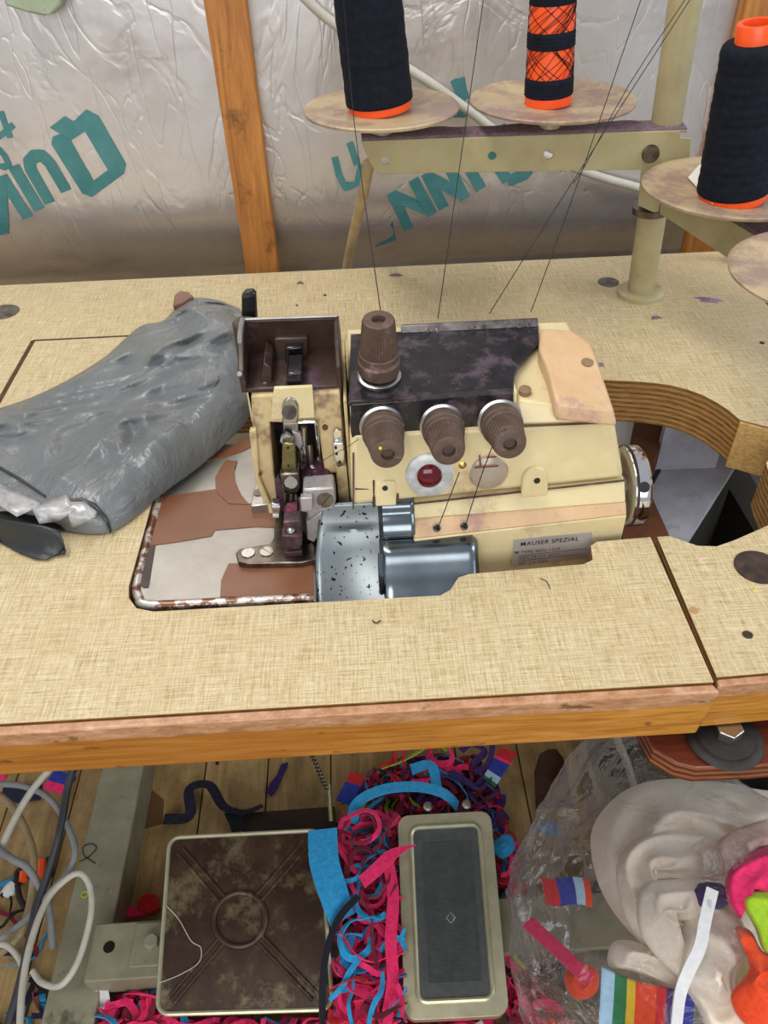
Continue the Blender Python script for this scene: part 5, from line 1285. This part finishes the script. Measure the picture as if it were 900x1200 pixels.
pillow('fleece_bundle', 'grey-brown fleece lining the floor of the clear bag', [(640,1050),(700,1030),(760,1050),(790,1140),(740,1200),(670,1150)], -.70, .03, simple('taupe_fleece', '5E5648', '8A8070', .95, scale=100, bump=.4), 7, .01, 40)
pillow('fleece_bundle', 'orange fleece piece at the bottom left inside the bag', [(664,1136),(685,1128),(702,1140),(698,1165),(676,1172),(662,1155)], -.60, .012, ORF, 4, .004, 40)
pillow('fabric_scrap', 'bright blue fleece scrap between narrow pedal and clear bag', [(576,990),(590,978),(600,980),(603,995),(590,1006),(580,1000)], -.66, .008, BLUE, 4, .003, 40, cat='fabric scrap')
pillow('fabric_scrap', 'blue fleece scrap showing through top left of clear bag', [(628,968),(645,962),(655,968),(658,980),(640,978)], -.66, .008, BLUE, 5, .003, 40, cat='fabric scrap')
pillow('fleece_bundle', 'large bundled cream fleece filling the clear bag', [(693,985),(705,952),(735,924),(775,912),(825,914),(880,925),(960,950),(975,1080),(900,1120),(830,1110),(775,1120),(732,1085),(704,1040)], -.50, .085, CREAMF, 2, .016, 75, (850,1000), 26, base=.2)
pillow('fleece_bundle', 'curved cream fleece fold lying across the middle of bundle', [(722,1022),(738,988),(778,972),(835,975),(880,985),(872,1020),(828,1034),(790,1034),(755,1040),(752,1066),(772,1098),(760,1112),(735,1082)], -.425, .022, CREAMF, 5, .010, 50, (770,1015), 18)
pillow('fleece_bundle', 'cream fleece flap with a turned white edge at the bundle centre', [(752,1040),(792,1030),(834,1034),(826,1072),(806,1080),(772,1076),(757,1086),(776,1110),(808,1128),(800,1146),(770,1122),(748,1085)], -.395, .014, CREAMF, 7, .007, 40, (790,1060), 14)
pillow('fleece_bundle', 'cream fleece tail hanging at lower right beside the orange-red piece', [(806,1066),(852,1062),(880,1108),(862,1140),(866,1180),(880,1215),(840,1225),(816,1180),(792,1140)], -.40, .024, CREAMF, 9, .009, 45, None, 16)
pillow('fleece_bundle', 'tan-cream fleece roll above the wide rainbow stripes', [(718,1105),(745,1104),(790,1125),(806,1146),(792,1160),(745,1140),(714,1132)], -.425, .020, CREAMF, 4, .005, 30)
pillow('fleece_bundle', 'pale pink-tinted fleece band above the hot pink fleece', [(842,985),(880,965),(940,955),(940,990),(895,1000),(856,1025),(846,1010)], -.385, .014, simple('blush_fleece', 'D8B4A4', 'E4C4B4', .95, scale=180, bump=.4), 3, .006, 30)
pillow('fleece_bundle', 'hot pink fleece tucked at right edge of the clear bag', [(852,1022),(880,1000),(930,985),(950,1030),(905,1046),(872,1044),(868,1078),(852,1056)], -.365, .016, PINK, 4, .006, 35)
pillow('fleece_bundle', 'lime green fleece fold beneath the pink fleece at right edge', [(868,1050),(905,1040),(945,1045),(945,1110),(900,1120),(884,1088)], -.36, .012, LIME, 6, .006, 30)
pillow('fleece_bundle', 'orange-red fleece panel at the bottom right of the bag', [(862,1090),(880,1092),(898,1118),(945,1125),(945,1215),(880,1205),(856,1168),(878,1134)], -.365, .014, ORF, 8, .005, 30)
blob('fleece_bundle', 'purple fleece peeking from the centre of the cream bundle', 834, 1050, -.385, .018, .012, .012, PURP, .10, 5, 3, 4)
strip_('drawstring', 'white fabric band hanging down over the cream bundle', [P(835,1042,-.345), P(826,1080,-.35), P(820,1110,-.352), P(806,1140,-.355), P(797,1165,-.358), P(792,1205,-.36)], .010, WHITEF, twist=.5)
def wavy(name, lab, px4, z4, ms, cuts, amp=.006, seed=1):
    c = pedal_frame(px4, z4); bm = B(); NUu = 40; NVv = 20; g = []
    for i in range(NUu+1):
        g.append([])
        for j in range(NVv+1):
            u, v = i/NUu, j/NVv; p = lerp4(c, u, v); p.z += amp*sin(u*7+seed)+amp*noise.noise(p*28+V((seed, 0, 0)))+amp*1.2*sin(v*pi); g[-1].append(bm.verts.new(p))
    for i in range(NUu):
        for j in range(NVv):
            f = bm.faces.new([g[i][j], g[i+1][j], g[i+1][j+1], g[i][j+1]]); u = (i+.5)/NUu; f.material_index = sum(1 for q in cuts if u > q)
    o = obj(name, bm, ms, smooth=True, angle=180); md = o.modifiers.new('t', 'SOLIDIFY'); md.thickness = .003; return tag(o, lab, 'fabric')
wavy('rainbow_fleece', 'wide rainbow-striped fleece at the bottom of the clear bag', [(704,1134),(812,1168),(806,1250),(700,1215)], [-.41,-.40,-.44,-.46], [PALEB, GREEN, YEL, ORF, RED, PURP, ROYAL], [.16,.30,.40,.62,.72,.84], .003, 2)
wavy('rainbow_fleece', 'small rainbow striped fleece piece in left part of bag', [(633,1028),(690,1030),(694,1062),(640,1058)], [-.55,-.53,-.55,-.57], [RED, ROYAL, PALEB, ORF], [.35,.68,.86], .004, 3)
strip_('fabric_strip', 'pink fleece strip slanting inside the left of clear bag', [P(618,1080,-.56), P(645,1105,-.555), P(672,1130,-.55), P(690,1150,-.55)], .016, PINK, twist=.4)
# the bag itself
cb = P(802, 1100, -.52); bm = B(); bmesh.ops.create_icosphere(bm, subdivisions=7, radius=1)
lobes = [((-.60, .62, .45), .06, .14), ((-.1, .9, .5), .20, .22)]
for v in bm.verts:
    n_ = v.co.copy(); k = 1.0
    for d_, amp_, wd_ in lobes:
        q = n_.dot(V(d_).normalized()); k += amp_*math.exp(-((1-q)/wd_)**2*6)
    w1 = noise.noise(n_*2.6+V((4, 0, 0))); w2 = noise.noise(n_*6.5+V((0, 3, 0))); w3 = noise.noise(n_*15)
    k += (1-abs(w1)*2.6)*.045+(1-abs(w2)*2.6)*.014+(1-abs(w3)*2.5)*.003-.03
    p = V((cb.x+n_.x*.185*k, cb.y+n_.y*.175*k, cb.z+n_.z*.175*k)); p.z = max(FLOOR+.003, p.z); v.co = p
pbag = obj('clear_bag', bm, CLEAR, smooth=True, angle=180); tag(pbag, 'clear plastic bag stuffed with cream and rainbow fleece under the table', 'plastic bag')

# ------------------------------------------------------------------ light
w = bpy.data.worlds.new('world'); bpy.context.scene.world = w; w.use_nodes = True
bgn = w.node_tree.nodes['Background']; bgn.inputs[0].default_value = (.80, .84, .92, 1); bgn.inputs[1].default_value = .6
def area(name, loc, target, sx, sy, power, col):
    l = bpy.data.lights.new(name, 'AREA'); l.shape = 'RECTANGLE'; l.size = sx; l.size_y = sy; l.energy = power; l.color = col
    o = bpy.data.objects.new(name, l); C.objects.link(o); o.location = loc; o.rotation_euler = (V(target)-V(loc)).to_track_quat('-Z', 'Y').to_euler(); return o
area('ceiling_tube_light', (-.5, .1, 1.55), (0, .25, 0), 1.3, .25, 20, (1, .95, .88))
area('window_light', (1.7, -.2, 1.0), (.2, .3, 0), 1.0, 1.0, 17, (.86, .93, 1))
area('low_fill_light', (-.2, -1.7, .7), (0, .2, -.4), 1.6, .9, 25, (1, .97, .94))  # added fill from behind the camera for the space under the table
vs_ = bpy.context.scene.view_settings; vs_.view_transform = 'Standard'; vs_.look = 'None'; vs_.exposure = -.14; vs_.gamma = 1; vs_.use_curve_mapping = False
